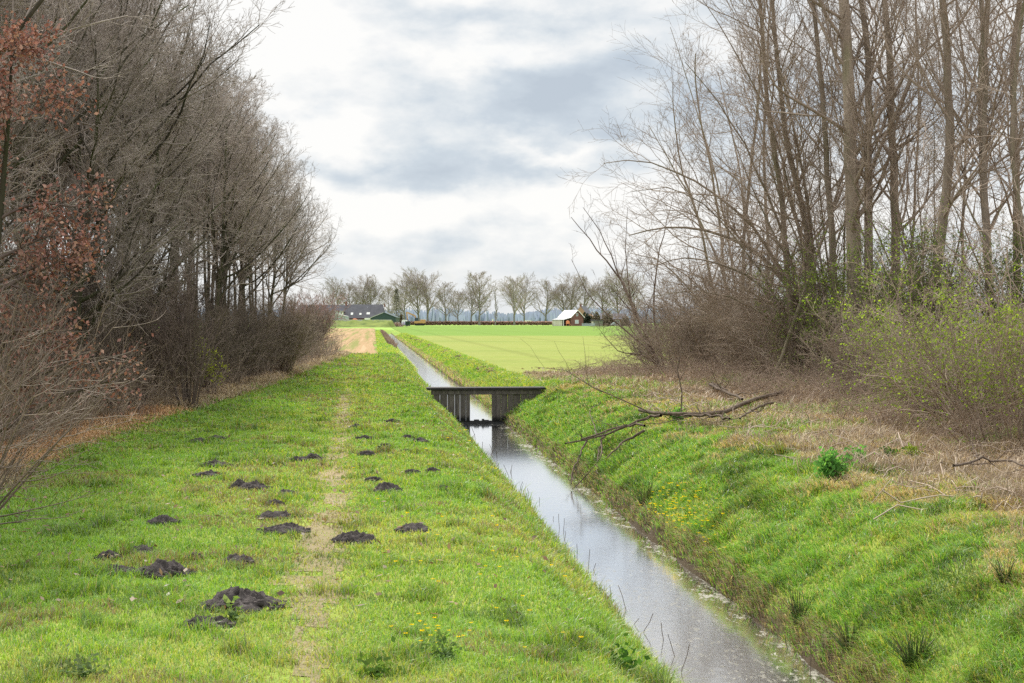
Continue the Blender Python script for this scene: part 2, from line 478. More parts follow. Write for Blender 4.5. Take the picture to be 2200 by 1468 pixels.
def water_sheet(name, y0, y1, z, mat):
    Ys = np.linspace(y0, y1, 60); V = []; 
    for y in Ys:
        for u in (1.9, 2.8, 3.75): V.append((u - S * y, y, z))
    i = np.arange(59)[:, None] * 3 + np.arange(2)[None]
    q = np.stack([i, i + 1, i + 4, i + 3], -1).reshape(-1, 4)
    tag(link(name, mesh_np(name, V, q, None, mat)), kind='structure')


water_sheet('ditch_water', -6, WEIR_Y + .1, WATER_LOW, M['water'])
water_sheet('ditch_water_upstream', WEIR_Y + .2, 292, WATER_HIGH, M['water_far'])

# ------------------------------------------------------------------ weir with a plank deck
def build_weir():
    Y0 = WEIR_Y; x0 = 2.8 - S * Y0
    ang = math.atan(S)
    r = thing('plank_weir', 'dark weathered timber weir with thin plank deck and open slot across the ditch', 'weir', (x0, Y0, 0), ang)
    # local x across the ditch (0 = mid channel)
    g0, g1 = -.37, .19
    MB().box(-1.47, -.06, -.045, 1.57, .55, .012).build('deck', M['deck'], r, .006)
    MB().box(-1.36, -.012, -.165, 1.46, .06, -.048).build('rail_beam', M['plank'], r, .006)
    for nm, a, b, edges in (('left', -1.30, g0 - .1, None), ('right', g1 + .1, 1.42, None)):
        m = MB(); x = a; k = 0
        while x < b - .02:
            w = random.uniform(.13, .23); x1 = min(b, x + w)
            if b - x1 < .06: x1 = b
            y = .012 + random.uniform(-.014, .014)
            m.box(x + .004, y, -1.3, x1 - .004, y + .05, -.168 - .0)
            x = x1
        m.build('plank_wall', M['plank'], r)
    for x in (g0 - .098, g1 + .002):
        MB().box(x, -.035, -1.3, x + .096, .075, -.166).build('post', M['plank'], r, .006)
    m = MB().box(g0 - .45, -.06, -1.3, g1 + .42, -.037, -.86)
    m.build('toe_board', M['black'], r)
    s = MB().box(g0 + .004, -.03, -1.3, g1 - .004, .09, -.832)
    s.box(g0 + .1, -.05, -.9, g0 + .23, .03, -.80).box(g1 - .2, -.06, -.9, g1 - .08, .02, -.81).box(g0 + .3, -.05, -.9, g0 + .36, .02, -.785)
    s.build('sill_beam', M['black'], r, .004)


build_weir()

# ------------------------------------------------------------------ branching wood
def nrm(a): return a / np.maximum(np.linalg.norm(a, axis=-1, keepdims=True), 1e-9)


def spawn(P, R, n, t0, t1, L, ang, K, up=.1, wig=.15, rr=.6, rmax=1, rtip=.3, taperL=.5, pull=None, rg=rng, rmin=.002):
    N, KP, _ = P.shape
    t = (np.arange(n)[None] + rg.random((N, n))) / n
    t = t0 + (t1 - t0) * t
    f = t * (KP - 1); i = np.clip(f.astype(int), 0, KP - 2); w = (f - i)[..., None]
    r_ = np.arange(N)[:, None]
    A = P[r_, i]; B = P[r_, i + 1]
    base = (A * (1 - w) + B * w).reshape(-1, 3); tan = nrm(B - A).reshape(-1, 3)
    rad = (R[r_, i] * (1 - w[..., 0]) + R[r_, i + 1] * w[..., 0]).reshape(-1)
    plen = np.linalg.norm(np.diff(P, axis=1), axis=-1).sum(1)
    ll = (L(plen[:, None] * np.ones_like(t), t) * rg.uniform(.7, 1.25, t.shape)).reshape(-1)
    M_ = N * n
    rv = rg.normal(size=(M_, 3)); perp = nrm(rv - (rv * tan).sum(1, keepdims=True) * tan)
    if pull is not None: perp = nrm(perp + np.asarray(pull) * 1.0)
    a = np.radians(rg.uniform(ang[0], ang[1], M_))[:, None]
    d = nrm(tan * np.cos(a) + perp * np.sin(a))
    Q = np.zeros((M_, K, 3)); Q[:, 0] = base
    step = (ll / (K - 1))[:, None]
    for k in range(1, K):
        d = nrm(d + rg.normal(size=(M_, 3)) * wig + np.array([0, 0, up]) + (0 if pull is None else np.asarray(pull) * .06))
        Q[:, k] = Q[:, k - 1] + d * step
    r0 = np.clip(rad * rr, rmin, rmax)
    RR = r0[:, None] * np.linspace(1, rtip, K)[None]
    return Q, np.maximum(RR, rmin * .7)


def tubes(P, R, S_):
    N, K, _ = P.shape
    T = np.gradient(P, axis=1); T = nrm(T)
    ref = np.where(np.abs(T[..., 2:3]) > .85, np.array([1., 0, 0]), np.array([0, 0, 1.]))
    a = nrm(np.cross(T, ref)); b = np.cross(T, a)
    th = np.arange(S_) * 2 * np.pi / S_
    V = P[:, :, None] + R[:, :, None, None] * (a[:, :, None] * np.cos(th)[:, None] + b[:, :, None] * np.sin(th)[:, None])
    V = V.reshape(-1, 3)
    n = np.arange(N)[:, None, None] * K * S_; k = np.arange(K - 1)[None, :, None] * S_; s = np.arange(S_)[None, None]
    s1 = (s + 1) % S_
    q = np.stack([n + k + s, n + k + s1, n + k + S_ + s1, n + k + S_ + s], -1).reshape(-1, 4)
    return V, q


def join(parts):
    Vs, Qs = [], []; o = 0
    for V, q in parts: Vs.append(V); Qs.append(q + o); o += len(V)
    return np.concatenate(Vs), np.concatenate(Qs)


def path_pts(pts, K, rg, wig=.0):
    pts = np.asarray(pts, float); s = np.concatenate([[0], np.cumsum(np.linalg.norm(np.diff(pts, axis=0), axis=1))])
    t = np.linspace(0, s[-1], K)
    # smooth by catmull-like cubic resample
    out = np.stack([np.interp(t, s, pts[:, i]) for i in range(3)], -1)
    for _ in range(2): out[1:-1] = (out[:-2] + out[1:-1] * 2 + out[2:]) / 4
    if wig: out[1:-1] += rg.normal(size=(K - 2, 3)) * wig
    return out


def leaf_cards(P, n, size, cols, rg, t0=.2, spread=.05):
    """small leaf faces along twigs; returns V, quads, colours"""
    N, K, _ = P.shape
    i = rg.integers(0, N, n); f = (t0 + (1 - t0) * rg.random(n)) * (K - 1); k = np.clip(f.astype(int), 0, K - 2); w = (f - k)[:, None]
    c = P[i, k] * (1 - w) + P[i, k + 1] * w + rg.normal(size=(n, 3)) * spread
    d = nrm(rg.normal(size=(n, 3)) + np.array([0, 0, .3])); r = nrm(np.cross(d, rg.normal(size=(n, 3))))
    s = (size * rg.uniform(.6, 1.4, n))[:, None]
    V = np.stack([c, c + d * s * .5 + r * s * .32, c + d * s, c + d * s * .5 - r * s * .32], 1).reshape(-1, 3)
    q = np.arange(n * 4).reshape(-1, 4)
    cols = np.asarray(cols); a = cols[rg.integers(0, len(cols), n)] * rg.uniform(.7, 1.3, (n, 1))
    return V, q, np.repeat(a, 4, 0)


def tree_parts(rg, H, r0, trunkP=None, n=(20, 8, 7, 4), t0=.2, limbL=.42, ang=(35, 65), up=.1, pull=None, fine_r=.004, wig=.14, taper=.6, twigL=(.42, .42, .5), tube_n=(8, 5, 4, 3, 3), K=12, rtop=.15, limb_r=.62, dark_limbs=False):
    if trunkP is None:
        d = np.array([0, 0, 1.]); P = [np.zeros(3)]
        off_ = np.zeros(2)
        for k in range(1, K):
            off_ = off_ * .8 + rg.normal(size=2) * .035 * H / 10
            P.append(P[-1] + np.array([off_[0], off_[1], H / (K - 1)]))
        trunkP = np.array(P)
    KT = len(trunkP)
    R = r0 * (np.linspace(1, rtop, KT)); R[0] *= 1.35
    T = trunkP[None]; TR = R[None]
    trunk = tubes(T, TR, tube_n[0])
    l1, r1 = spawn(T, TR, n[0], t0, .99, lambda p, t: H * limbL * (1 - taper * (t - t0) / (1 - t0)), ang, 8, up, wig * .8, limb_r, r0 * .6, .25, pull=pull, rg=rg, rmin=fine_r * 1.6)
    l2, r2 = spawn(l1, r1, n[1], .15, 1, lambda p, t: p * twigL[0] * (1.15 - .6 * t), (25, 60), 6, up * .7, wig, .6, .05, .3, pull=None, rg=rg, rmin=fine_r * 1.3)
    l3, r3 = spawn(l2, r2, n[2], .15, 1, lambda p, t: p * twigL[1] * (1.2 - .5 * t), (25, 60), 4, up * .5, wig, .6, .02, .4, rg=rg, rmin=fine_r)
    crown = [tubes(l1, r1, tube_n[1]), tubes(l2, r2, tube_n[2]), tubes(l3, r3, tube_n[3])]
    last = l3
    if n[3]:
        l4, r4 = spawn(l3, r3, n[3], .2, 1, lambda p, t: p * twigL[2] * (1.2 - .4 * t), (20, 55), 3, up * .4, wig, .7, .01, .5, rg=rg, rmin=fine_r)
        crown.append(tubes(l4, r4, tube_n[4])); last = l4
    if dark_limbs:
        return join([trunk, crown[0]]), join(crown[1:]), last, l2
    return trunk, join(crown), last, l2


def shrub_parts(rg, H, W, stems=16, n=(9, 7, 4), r0=.02, fine_r=.003, up=.05, wig=.12, lean=(0, 0), base=.12, sides=4):
    K = 9
    a = rg.random(stems) * 2 * np.pi; rad = np.sqrt(rg.random(stems))
    P = np.zeros((stems, K, 3)); P[:, 0, 0] = np.cos(a) * rad * base; P[:, 0, 1] = np.sin(a) * rad * base
    tilt = rad * math.atan2(W / 2, H) * 1.15
    d = np.stack([np.cos(a) * np.sin(tilt), np.sin(a) * np.sin(tilt), np.cos(tilt)], -1) + np.array([lean[0], lean[1], 0])
    d = nrm(d); L = H * rg.uniform(.65, 1.05, stems) / np.maximum(.6, d[:, 2])
    for k in range(1, K):
        d = nrm(d + rg.normal(size=(stems, 3)) * wig * .6 + np.array([0, 0, up * .5])); P[:, k] = P[:, k - 1] + d * (L / (K - 1))[:, None]
    R = (r0 * rg.uniform(.6, 1.2, stems))[:, None] * np.linspace(1, .2, K)[None]
    st = tubes(P, R, sides + 1)
    l2, r2 = spawn(P, R, n[0], .18, 1, lambda p, t: p * .36 * (1.2 - .7 * t), (25, 60), 6, up, wig, .6, .02, .3, rg=rg, rmin=fine_r * 1.3)
    l3, r3 = spawn(l2, r2, n[1], .15, 1, lambda p, t: p * .45 * (1.2 - .5 * t), (25, 60), 4, up, wig, .7, .02, .4, rg=rg, rmin=fine_r)
    cr = [tubes(l2, r2, sides), tubes(l3, r3, 3)]; last = l3
    if n[2]:
        l4, r4 = spawn(l3, r3, n[2], .2, 1, lambda p, t: p * .5, (20, 55), 3, up, wig, .7, .01, .5, rg=rg, rmin=fine_r); cr.append(tubes(l4, r4, 3)); last = l4
    return st, join(cr), last


class Kind:
    """meshes of one kind of plant, shared by its individuals"""
    def __init__(s, parts): s.parts = parts
    def place(s, name, label, cat, loc, rz=0, scale=1, group=None):
        r = thing(name, label, cat, loc, rz, group, scale)
        for nm, me in s.parts: link(nm, me, r)
        return r


def gz(x, y): return float(height(np.array([x]), np.array([y]))[0])


# ---- left wood: crowded young trees, crowns leaning to the light over the lawn
LT = []
for k in range(6):
    g = np.random.default_rng(100 + k)
    tr, cr, last, _ = tree_parts(g, 10, .105 + .02 * g.random(), n=(28, 10, 7, 4), t0=(.12, .14, .30, .38, .40, .34)[k], limbL=.42, ang=(32, 62), up=.10, pull=(.55, -.12, 0) if k not in (3, 4) else None, fine_r=.0042, dark_limbs=True)
    LT.append(Kind([('trunk', mesh_np('left_trunk', *tr, None, M['bark_moss'], None, True)), ('crown', mesh_np('left_crown', *cr, None, M['twig_grey'], None, True))]))
LS = []   # slender inner poles
for k in range(3):
    g = np.random.default_rng(140 + k)
    tr, cr, last, _ = tree_parts(g, 10.5, .085, n=(16, 6, 5, 3), t0=.5, limbL=.30, ang=(28, 50), up=.14, fine_r=.005)
    LS.append(Kind([('trunk', mesh_np('pole_trunk', *tr, None, M['bark_moss'], None, True)), ('crown', mesh_np('pole_crown', *cr, None, M['twig_grey'], None, True))]))

EDGE = [(-4.9, 17.5, .98, 'bare edge tree closest to the viewer on the left, behind the withered oak leaves'),
        (-5.2, 21.0, 1.0, 'mossy bare tree behind the dark holly on the left wood edge'),
        (-4.5, 24.5, .95, 'bare tree with mossy trunk behind the multi-stemmed sapling, left wood edge'),
        (-5.1, 28.0, 1.0, 'spreading bare tree just past the multi-stemmed sapling on the left wood edge'),
        (-4.4, 31.5, .97, 'bare edge tree halfway along the left wood, leaning over the lawn'),
        (-4.9, 35.5, 1.02, 'bare tree with thick ascending limbs in the middle of the left wood edge'),
        (-4.2, 39.5, .95, 'bare grey-brown edge tree beside the molehill lawn, just past the middle of the wood'),
        (-4.6, 44, 1.0, 'bare tree rising behind the dense brown thicket left of the round shrub'),
        (-4.1, 48.5, .96, 'bare tree standing right behind the round fan-shaped shrub'),
        (-4.6, 53.5, 1.0, 'bare tree third from the far end of the left wood edge'),
        (-3.9, 59, .93, 'bare tree second from the far end of the left wood, reaching over the lawn'),
        (-3.8, 65, .92, 'outermost bare tree at the far end of the left wood with low sweeping branches')]
g = np.random.default_rng(5)
for i, (u, y, s, lab) in enumerate(EDGE):
    if i in (0, 1): s *= .82; u -= .9
    if i in (2, 3, 4, 5): s *= .88; u -= .7
    u -= .55 * min(1, max(0, (y - 25) / 25)); s *= 1 - .07 * min(1, max(0, (y - 20) / 30))
    x = u - S * y
    s = s * (.80 + .08 * min(1, max(0, (y - 25) / 30)))
    LT[i % 2 if y < 37 else (2, 5)[i % 2]].place('bare_tree', lab, 'tree', (x, y, gz(x, y) - .05), g.uniform(-.5, .5), s, 'bare trees along the left wood edge')
for u, y in [(-7.0, 22), (-6.6, 27), (-7.4, 31.5), (-6.7, 36), (-7.3, 41), (-6.5, 46), (-6.8, 51.5), (-6.2, 57),  (-9.5, 33), (-9.2, 40), (-9.6, 47), (-8.8, 54), (-6.3, 19.5), (-6.9, 24.5), (-8.4, 25.5), (-8.8, 29.5), (-8.2, 34), (-8.3, 38), (-10.5, 36), (-8.0, 43.5), (-8.0, 49), (-5.9, 18.5), (-7.6, 20), (-6.0, 30), (-5.9, 33.7), (-6.2, 38.5), (-10.2, 30), (-9.9, 27), (-6.0, 42.5), (-11.5, 41), (-10.8, 45)]:
    x = u - S * y
    LT[3 + int(g.integers(2))].place('bare_tree', 'leafless tree standing in the depth of the left wood behind its edge trees', 'tree', (x, y, gz(x, y) - .05), g.uniform(0, 6.28), g.uniform(.9, 1.0), 'leafless trees inside the left wood')
for j in range(26):
    y = g.uniform(40, 74); u = -4.6 - g.random() * (1.0 + (y - 40) * .12)
    x = u - S * y
    LS[j % 3].place('slender_tree', 'slender straight pole-like bare tree among the trunks of the left wood', 'tree', (x, y, gz(x, y) - .05), g.uniform(0, 6.28), g.uniform(.72, .84), 'slender pole trees inside the left wood')

# ---- oak holding its withered red-brown leaves at the left edge
def oak():
    g = np.random.default_rng(31)
    tr, cr, last, l2 = tree_parts(g, 4.9, .07, n=(24, 8, 6, 0), t0=.06, limbL=.30, ang=(45, 80), up=.04, pull=(.4, -.3, 0), fine_r=.004)
    V, q, c = leaf_cards(last, 9500, .05, [(.26, .115, .085), (.33, .15, .115), (.2, .085, .065), (.38, .22, .16)], g, .2, .10)
    Kind([('trunk', mesh_np('oak_trunk', *tr, None, M['bark_moss'], None, True)), ('branches', mesh_np('oak_branches', *cr, None, M['twig_dark'], None, True)),
          ('foliage', mesh_np('oak_leaves', V, q, None, M['dry_leaf'], c))]).place('oak_tree', 'young oak with clinging withered red-brown leaves by the left wood edge', 'tree', (-6.0, 16.2, gz(-6.0, 16.2) - .03), .2)


oak()

# ---- left shrubs
def mk_shrub(seed, H, W, stems, n, twig, r0=.02, fine_r=.003, leaves=0, lcols=None, lsize=.03, spread=.03, lean=(0, 0), up=.05, base=.12, wig=.12, lmat=None):
    g = np.random.default_rng(seed)
    st, cr, last = shrub_parts(g, H, W, stems, n, r0, fine_r, up, wig, lean, base)
    parts = [('stems', mesh_np('shrub_stems', *st, None, M[twig], None, True)), ('twigs', mesh_np('shrub_twigs', *cr, None, M[twig], None, True))]
    if leaves:
        V, q, c = leaf_cards(last, leaves, lsize, lcols, g, .1, spread)
        parts.append(('foliage', mesh_np('shrub_leaves', V, q, None, lmat or M['leaf'], c)))
    return Kind(parts)


NEAR = [mk_shrub(201, 2.2, 2.4, 24, (8, 5, 0), 'twig_near', .014, .0028, lean=(.22, -.1), wig=.1), mk_shrub(202, 2.3, 2.2, 24, (8, 5, 0), 'twig_near', .015, .0028, lean=(.12, -.1), wig=.1)]
for i, (x, y, s, lab) in enumerate([(-3.95, 9.8, .8, 'bare arching shrub closest to the viewer at the left edge of the lawn'),
                                  (-5.1, 12.0, .9, 'second bare arching shrub at the left lawn edge, below the withered oak leaves'),
                                  (-5.75, 14.2, 1.0, 'third bare shrub at the left lawn edge in front of the oak trunk'),
                                  (-6.75, 17.8, 1.0, 'bare brown shrub between the oak and the orange dead bracken')]):
    NEAR[i % 2].place('bare_shrub', lab, 'shrub', (x, y, gz(x, y) - .03), i * .35 - .3, s, 'bare shrubs at the left lawn edge')
BROWN = [mk_shrub(210 + k, 2.4, 2.6, 26, (10, 7, 3), 'twig_shaded', .018, .004, up=.06) for k in range(3)]
SH = [(-4.3, 29.5, .75, 'low grey-brown shrub right of the multi-stemmed sapling'), (-3.9, 33.5, .8, 'grey-brown shrub behind the yellow-green sprout'),
      (-3.7, 37, .85, 'grey-brown twiggy shrub midway in the left thicket'), (-3.5, 40.5, .8, 'dense grey-brown shrub left of the round fan-shaped shrub'),
      (-3.4, 44, .8, 'tall grey-brown shrub touching the round fan-shaped shrub'), (-3.4, 57, .7, 'grey-brown shrub just beyond the round fan-shaped shrub'),
      (-3.3, 63, .75, 'grey-brown shrub second from the far end of the left thicket'), (-3.3, 69, .9, 'last grey-brown shrub where the left thicket meets the stubble field'),
      (-5.6, 23, .8, 'dark twiggy shrub beside the holly under the left trees'), (-5.2, 26.3, .7, 'small twiggy shrub behind the multi-stemmed sapling'),
      (-7.2, 25, .95, 'shadowed shrub in the gap behind the holly')]
for i, (u, y, s, lab) in enumerate(SH):
    x = u - S * y
    BROWN[i % 3].place('brown_shrub', lab, 'shrub', (x, y, gz(x, y) - .03), i * 1.3, s, 'grey-brown shrubs along the left wood edge')
g = np.random.default_rng(206)
for j in range(13):
    y = g.uniform(17, 46); u = -4.9 - g.random() * (1.5 + (y - 17) * .2); x = u - S * y
    BROWN[j % 3].place('brown_shrub', 'dusky undergrowth shrub among the trunks inside the left wood', 'shrub', (x, y, gz(x, y) - .03), j * 2.2, g.uniform(.85, 1.35), 'undergrowth shrubs inside the left wood')
x, y = gp(612, 806)
mk_shrub(220, 2.35, 2.9, 40, (11, 7, 3), 'twig_shrub', .02, .0034, base=.16).place('round_shrub', 'round bare shrub with fan of stems beside the lawn, left wood edge', 'shrub', (x, y, gz(x, y) - .03))
x, y = gp(405, 880)
mk_shrub(221, 2.9, 1.5, 9, (10, 5, 3), 'twig_dark', .028, .0032, up=.1, base=.2).place('sapling', 'dark multi-stemmed sapling standing on the left edge of the lawn', 'sapling', (x, y, gz(x, y) - .03))
x, y = gp(268, 895)
mk_shrub(222, 1.3, 1.2, 14, (8, 5, 2), 'twig_dark', .014, .003, base=.2).place('low_shrub', 'low dark many-stemmed shrub left of the multi-stemmed sapling', 'shrub', (x, y, gz(x, y) - .03))
x, y = gp(455, 855)
mk_shrub(223, 1.35, .8, 7, (6, 4, 0), 'twig_dark', .01, .003, 620, [(.30, .36, .05), (.38, .42, .07)], .045, .03).place('sprouting_shrub', 'small shrub with fresh yellow-green leaves at the left wood edge', 'shrub', (x, y, gz(x, y) - .03))
x, y = gp(285, 860)
mk_shrub(224, 1.45, 1.1, 12, (7, 5, 0), 'twig_dark', .014, .003, 2300, [(.015, .035, .028), (.03, .055, .04), (.05, .08, .07)], .05, .05).place('holly_bush', 'dark blue-green holly bush in the shade of the left wood', 'bush', (x, y + 1, gz(x, y) - .03))
x, y = gp(672, 715, -.1)
mk_shrub(225, 3.2, 3.6, 34, (9, 6, 2), 'twig_pink', .03, .009, base=.3).place('pink_shrub', 'pinkish twiggy shrub beyond the far end of the left wood', 'shrub', (-11.2, 78, -.2))

# ---- right stand: tall bare stems, each its own shape
def ext(pts, Y, top=13.0, bend=(0, 0)):
    """polyline of a stem seen in the photograph at distance Y, carried on to its top and foot"""
    P = [wp(px, py, Y) for px, py in pts]
    d = (P[-1] - P[-2]); d = d / d[2]
    h = top - P[-1][2]
    if h > 0:
        P.append(P[-1] + d * h * .5); P.append(P[-1] + np.array([d[0] * .4 + bend[0], bend[1], 1]) * h * .5)
    d0 = (P[1] - P[0]); d0 = d0 / d0[2]
    x0 = P[0] - d0 * (P[0][2] + .1)
    P = [x0] + P
    P = np.array(P)
    yy = np.cumsum(np.random.default_rng(int(pts[0][0])).normal(size=len(P)) * .18); yy[0] = 0
    P[:, 1] += yy
    return P


RT = [  # points (bottom to top), distance, thickness in px, top, label
    ([(1842, 600), (1832, 300), (1818, 0)], 30.0, 40, 14, 'thickest trunk of the right stand, upright, with ribbed tan bark'),
    ([(1866, 600), (1872, 300), (1878, 120), (1855, -60)], 30.7, 24, 13, 'paired stem close against the right of the thickest trunk'),
    ([(1915, 560), (1908, 300), (1898, 100), (1890, 0)], 31.5, 24, 13.5, 'upright tan stem midway between thickest trunk and the bent smooth trunk'),
    ([(2012, 520), (2036, 330), (2022, 190), (2003, 0)], 27.5, 27, 13, 'smooth trunk with a marked bow, bare of side branches low down'),
    ([(1796, 610), (1782, 430), (1772, 200), (1748, 0)], 31.5, 17, 13, 'wavy stem just left of the thickest trunk'),
    ([(1690, 640), (1672, 400), (1640, 200), (1628, 0)], 34.0, 16, 13, 'tan stem on the left half of the right stand, leaning slightly left'),
    ([(1745, 640), (1738, 470), (1690, 300), (1662, 0)], 33.0, 17, 13, 'forked-looking stem leaning left between two straighter stems'),
    ([(1590, 640), (1600, 450), (1622, 250), (1640, 60)], 38.0, 10, 12, 'thin stem rising to the right at the left end of the right stand'),
    ([(1650, 680), (1655, 500), (1640, 330), (1650, 100)], 36.0, 10, 12, 'thin upright stem near the left end of the right stand'),
    ([(2110, 560), (2098, 350), (2105, 150), (2090, 0)], 27.0, 17, 13, 'left stem of the crowded clump at the right edge'),
    ([(2135, 580), (2128, 350), (2120, 150), (2140, 0)], 28.0, 22, 13, 'middle stem of the crowded clump at the right edge'),
    ([(2165, 560), (2160, 300), (2150, 120), (2165, 0)], 29.0, 20, 13, 'right-hand stout stem of the crowded clump at the right edge'),
    ([(2195, 500), (2168, 300), (2190, 80), (2205, 0)], 26.0, 15, 12, 'curved stem half cut by the right edge of the view'),
    ([(1960, 640), (1968, 400), (1985, 200), (1975, 0)], 33.0, 8, 12, 'very thin stem left of the bowed smooth trunk'),
    ([(2065, 600), (2060, 420), (2080, 250), (2060, 60)], 31.0, 9, 11, 'very thin stem right of the bowed smooth trunk'),
    ([(1560, 660), (1552, 520), (1530, 380), (1500, 240)], 42.0, 9, 9.5, 'short outermost thin stem at the left end of the right stand'),
    ([(1720, 640), (1760, 520), (1800, 400), (1845, 230)], 32.5, 9, 10, 'thin stem slanting right across the thickest trunk'),
]
def right_tree(i, pts, Y, w, top, lab):
    g = np.random.default_rng(300 + i)
    P = ext(pts, Y, top, (g.normal() * .2, g.normal() * .2))
    root = P[0].copy(); root[2] = gz(root[0], root[1]) - .05
    P = path_pts(P - root, 22, g, .012)
    P[0, 2] = 0
    r0 = w / 2 / F * Y * .95
    big = w > 14
    tr, cr, last, _ = tree_parts(g, top, r0, trunkP=P, n=(30 if big else 22, 6, 5, 3), t0=.24 if big else .16, limbL=.24 if big else .2, ang=(30, 64), up=.13, fine_r=.0034, wig=.16, taper=.45, rtop=.28, limb_r=.36, twigL=(.5, .45, .5), tube_n=(10, 5, 4, 3, 3))
    k = Kind([('trunk', mesh_np('stem_trunk', *tr, None, M['bark_tan'], None, True)), ('crown', mesh_np('stem_crown', *cr, None, M['twig_tan'], None, True))])
    k.place('bare_tree', lab, 'tree', tuple(root), 0, 1, 'tall bare trees of the right stand')


for i, a in enumerate(RT): right_tree(i, *a)


def limb_tree(name, lab, limbs, Y, seed, n=(9, 7, 5), twig='twig_tan', bark='bark_tan', fine_r=.0032, spreadL=.22, group=None, up=.03, root=None, cat='tree'):
    """a tree of several arching limbs from one foot"""
    g = np.random.default_rng(seed)
    K = 14; PP = []; RR = []
    for pts, w in limbs:
        P = np.array([wp(px, py, Y) for px, py in pts])
        dy = np.cumsum(np.abs(g.normal(size=len(P))) * .28) * (1 if g.random() > .5 else -1); dy -= dy[0]
        P[:, 1] += dy
        PP.append(path_pts(P, K, g, .015)); r = w * (.55 if w > 11 else .85) / 2 / F * Y
        RR.append(r * np.linspace(1, .16, K))
    PP = np.array(PP); RR = np.array(RR)
    r = PP[0, 0].copy() if root is None else np.array(root, float)
    r[2] = gz(r[0], r[1]) - .04
    PP = PP - r
    st = tubes(PP, RR, 7)
    l2, r2 = spawn(PP, RR, n[0], .15, 1, lambda p, t: p * spreadL * (1.3 - .7 * t), (25, 65), 6, up, .13, .55, .04, .3, rg=g, rmin=fine_r * 1.4)
    l3, r3 = spawn(l2, r2, n[1], .12, 1, lambda p, t: p * .48 * (1.2 - .5 * t), (25, 60), 5, up, .14, .65, .02, .4, rg=g, rmin=fine_r)
    cr = [tubes(l2, r2, 4), tubes(l3, r3, 3)]
    if n[2]:
        l4, r4 = spawn(l3, r3, n[2], .2, 1, lambda p, t: p * .5, (20, 55), 3, up, .14, .7, .01, .5, rg=g, rmin=fine_r); cr.append(tubes(l4, r4, 3))
    Kind([('stems', mesh_np('limb_stems', *st, None, M[bark], None, True)), ('crown', mesh_np('limb_crown', *join(cr), None, M[twig], None, True))]).place(name, lab, cat, tuple(r), 0, 1, group)


limb_tree('arching_tree', 'many-limbed bare tree arching low towards the ditch at the left end of the right stand',
          [([(1735, 780), (1715, 640), (1660, 560), (1570, 500), (1450, 475), (1360, 500)], 26), ([(1735, 780), (1700, 600), (1610, 470), (1500, 380), (1390, 330), (1300, 345)], 18),
           ([(1728, 780), (1650, 620), (1540, 560), (1430, 555), (1370, 590)], 14), ([(1740, 780), (1690, 520), (1600, 330), (1520, 210), (1460, 150)], 16),
           ([(1745, 780), (1720, 480), (1640, 230), (1560, 90), (1500, 10)], 16), ([(1750, 780), (1745, 540), (1700, 330), (1640, 120), (1600, -60)], 17),
           ([(1735, 780), (1640, 590), (1520, 440), (1430, 400), (1350, 420)], 12), ([(1738, 780), (1660, 680), (1560, 630), (1450, 625), (1390, 640)], 12)], 34, 401, (12, 7, 4), spreadL=.26)
limb_tree('arching_tree', 'bare tree of long thin stems bending left in the middle of the right stand',
          [([(1590, 790), (1530, 650), (1500, 500), (1440, 330), (1430, 200)], 10), ([(1595, 790), (1560, 600), (1490, 420), (1400, 260)], 10), ([(1600, 790), (1580, 560), (1545, 350), (1480, 130), (1450, 40)], 12),
           ([(1605, 790), (1620, 560), (1590, 350), (1545, 150)], 10), ([(1585, 790), (1500, 640), (1420, 560), (1350, 545)], 9), ([(1610, 790), (1650, 620), (1680, 450), (1670, 250)], 10)], 40, 402, (12, 7, 4), spreadL=.26)
limb_tree('leaning_shrub', 'dark bare shrub leaning over the field edge at the tip of the right thicket',
          [([(1425, 800), (1375, 700), (1345, 620), (1300, 560), (1225, 470)], 9), ([(1425, 800), (1370, 690), (1325, 590), (1290, 500), (1250, 450)], 7), ([(1420, 800), (1360, 690), (1345, 600), (1340, 520), (1345, 450)], 6),
           ([(1428, 800), (1400, 760), (1330, 700), (1260, 640), (1225, 560)], 6), ([(1430, 800), (1400, 690), (1400, 600), (1420, 500), (1440, 420)], 7), ([(1425, 800), (1385, 760), (1330, 760), (1280, 700)], 5)], 47, 403, (7, 4, 2), 'twig_dark', 'twig_dark', .0034, .2, cat='shrub')
limb_tree('arching_tree', 'bare tree with reddish limbs arching in from the right edge above the green shrubs',
          [([(2230, 900), (2150, 700), (2060, 560), (1960, 480)], 14), ([(2235, 900), (2190, 640), (2120, 420), (2040, 300)], 14), ([(2225, 900), (2100, 760), (2000, 690), (1930, 640)], 10),
           ([(2240, 900), (2210, 560), (2160, 350), (2120, 200)], 14), ([(2230, 900), (2140, 640), (2020, 450), (1950, 330)], 12)], 22, 404, (10, 6, 3), spreadL=.24)
for sd, Y, pxs, lab in ((411, 29, [(1990, 820), (1985, 600), (1960, 420), (1930, 250)], 'thin branching stems behind the yellow-green shrub, left of the bowed trunk'),
                       (412, 33, [(1800, 800), (1765, 600), (1720, 420), (1700, 200)], 'thin branching stems behind the tall green shrub'),):
    L = []
    for j in range(7):
        dx = (j - 3) * 22; L.append(([(pxs[0][0] + dx * .1, pxs[0][1])] + [(p[0] + dx * (q + 1) * .75, p[1] - (j % 3) * 25) for q, p in enumerate(pxs[1:])], 8))
    limb_tree('thin_stemmed_tree', lab, L, Y, sd, (11, 6, 4), spreadL=.26)

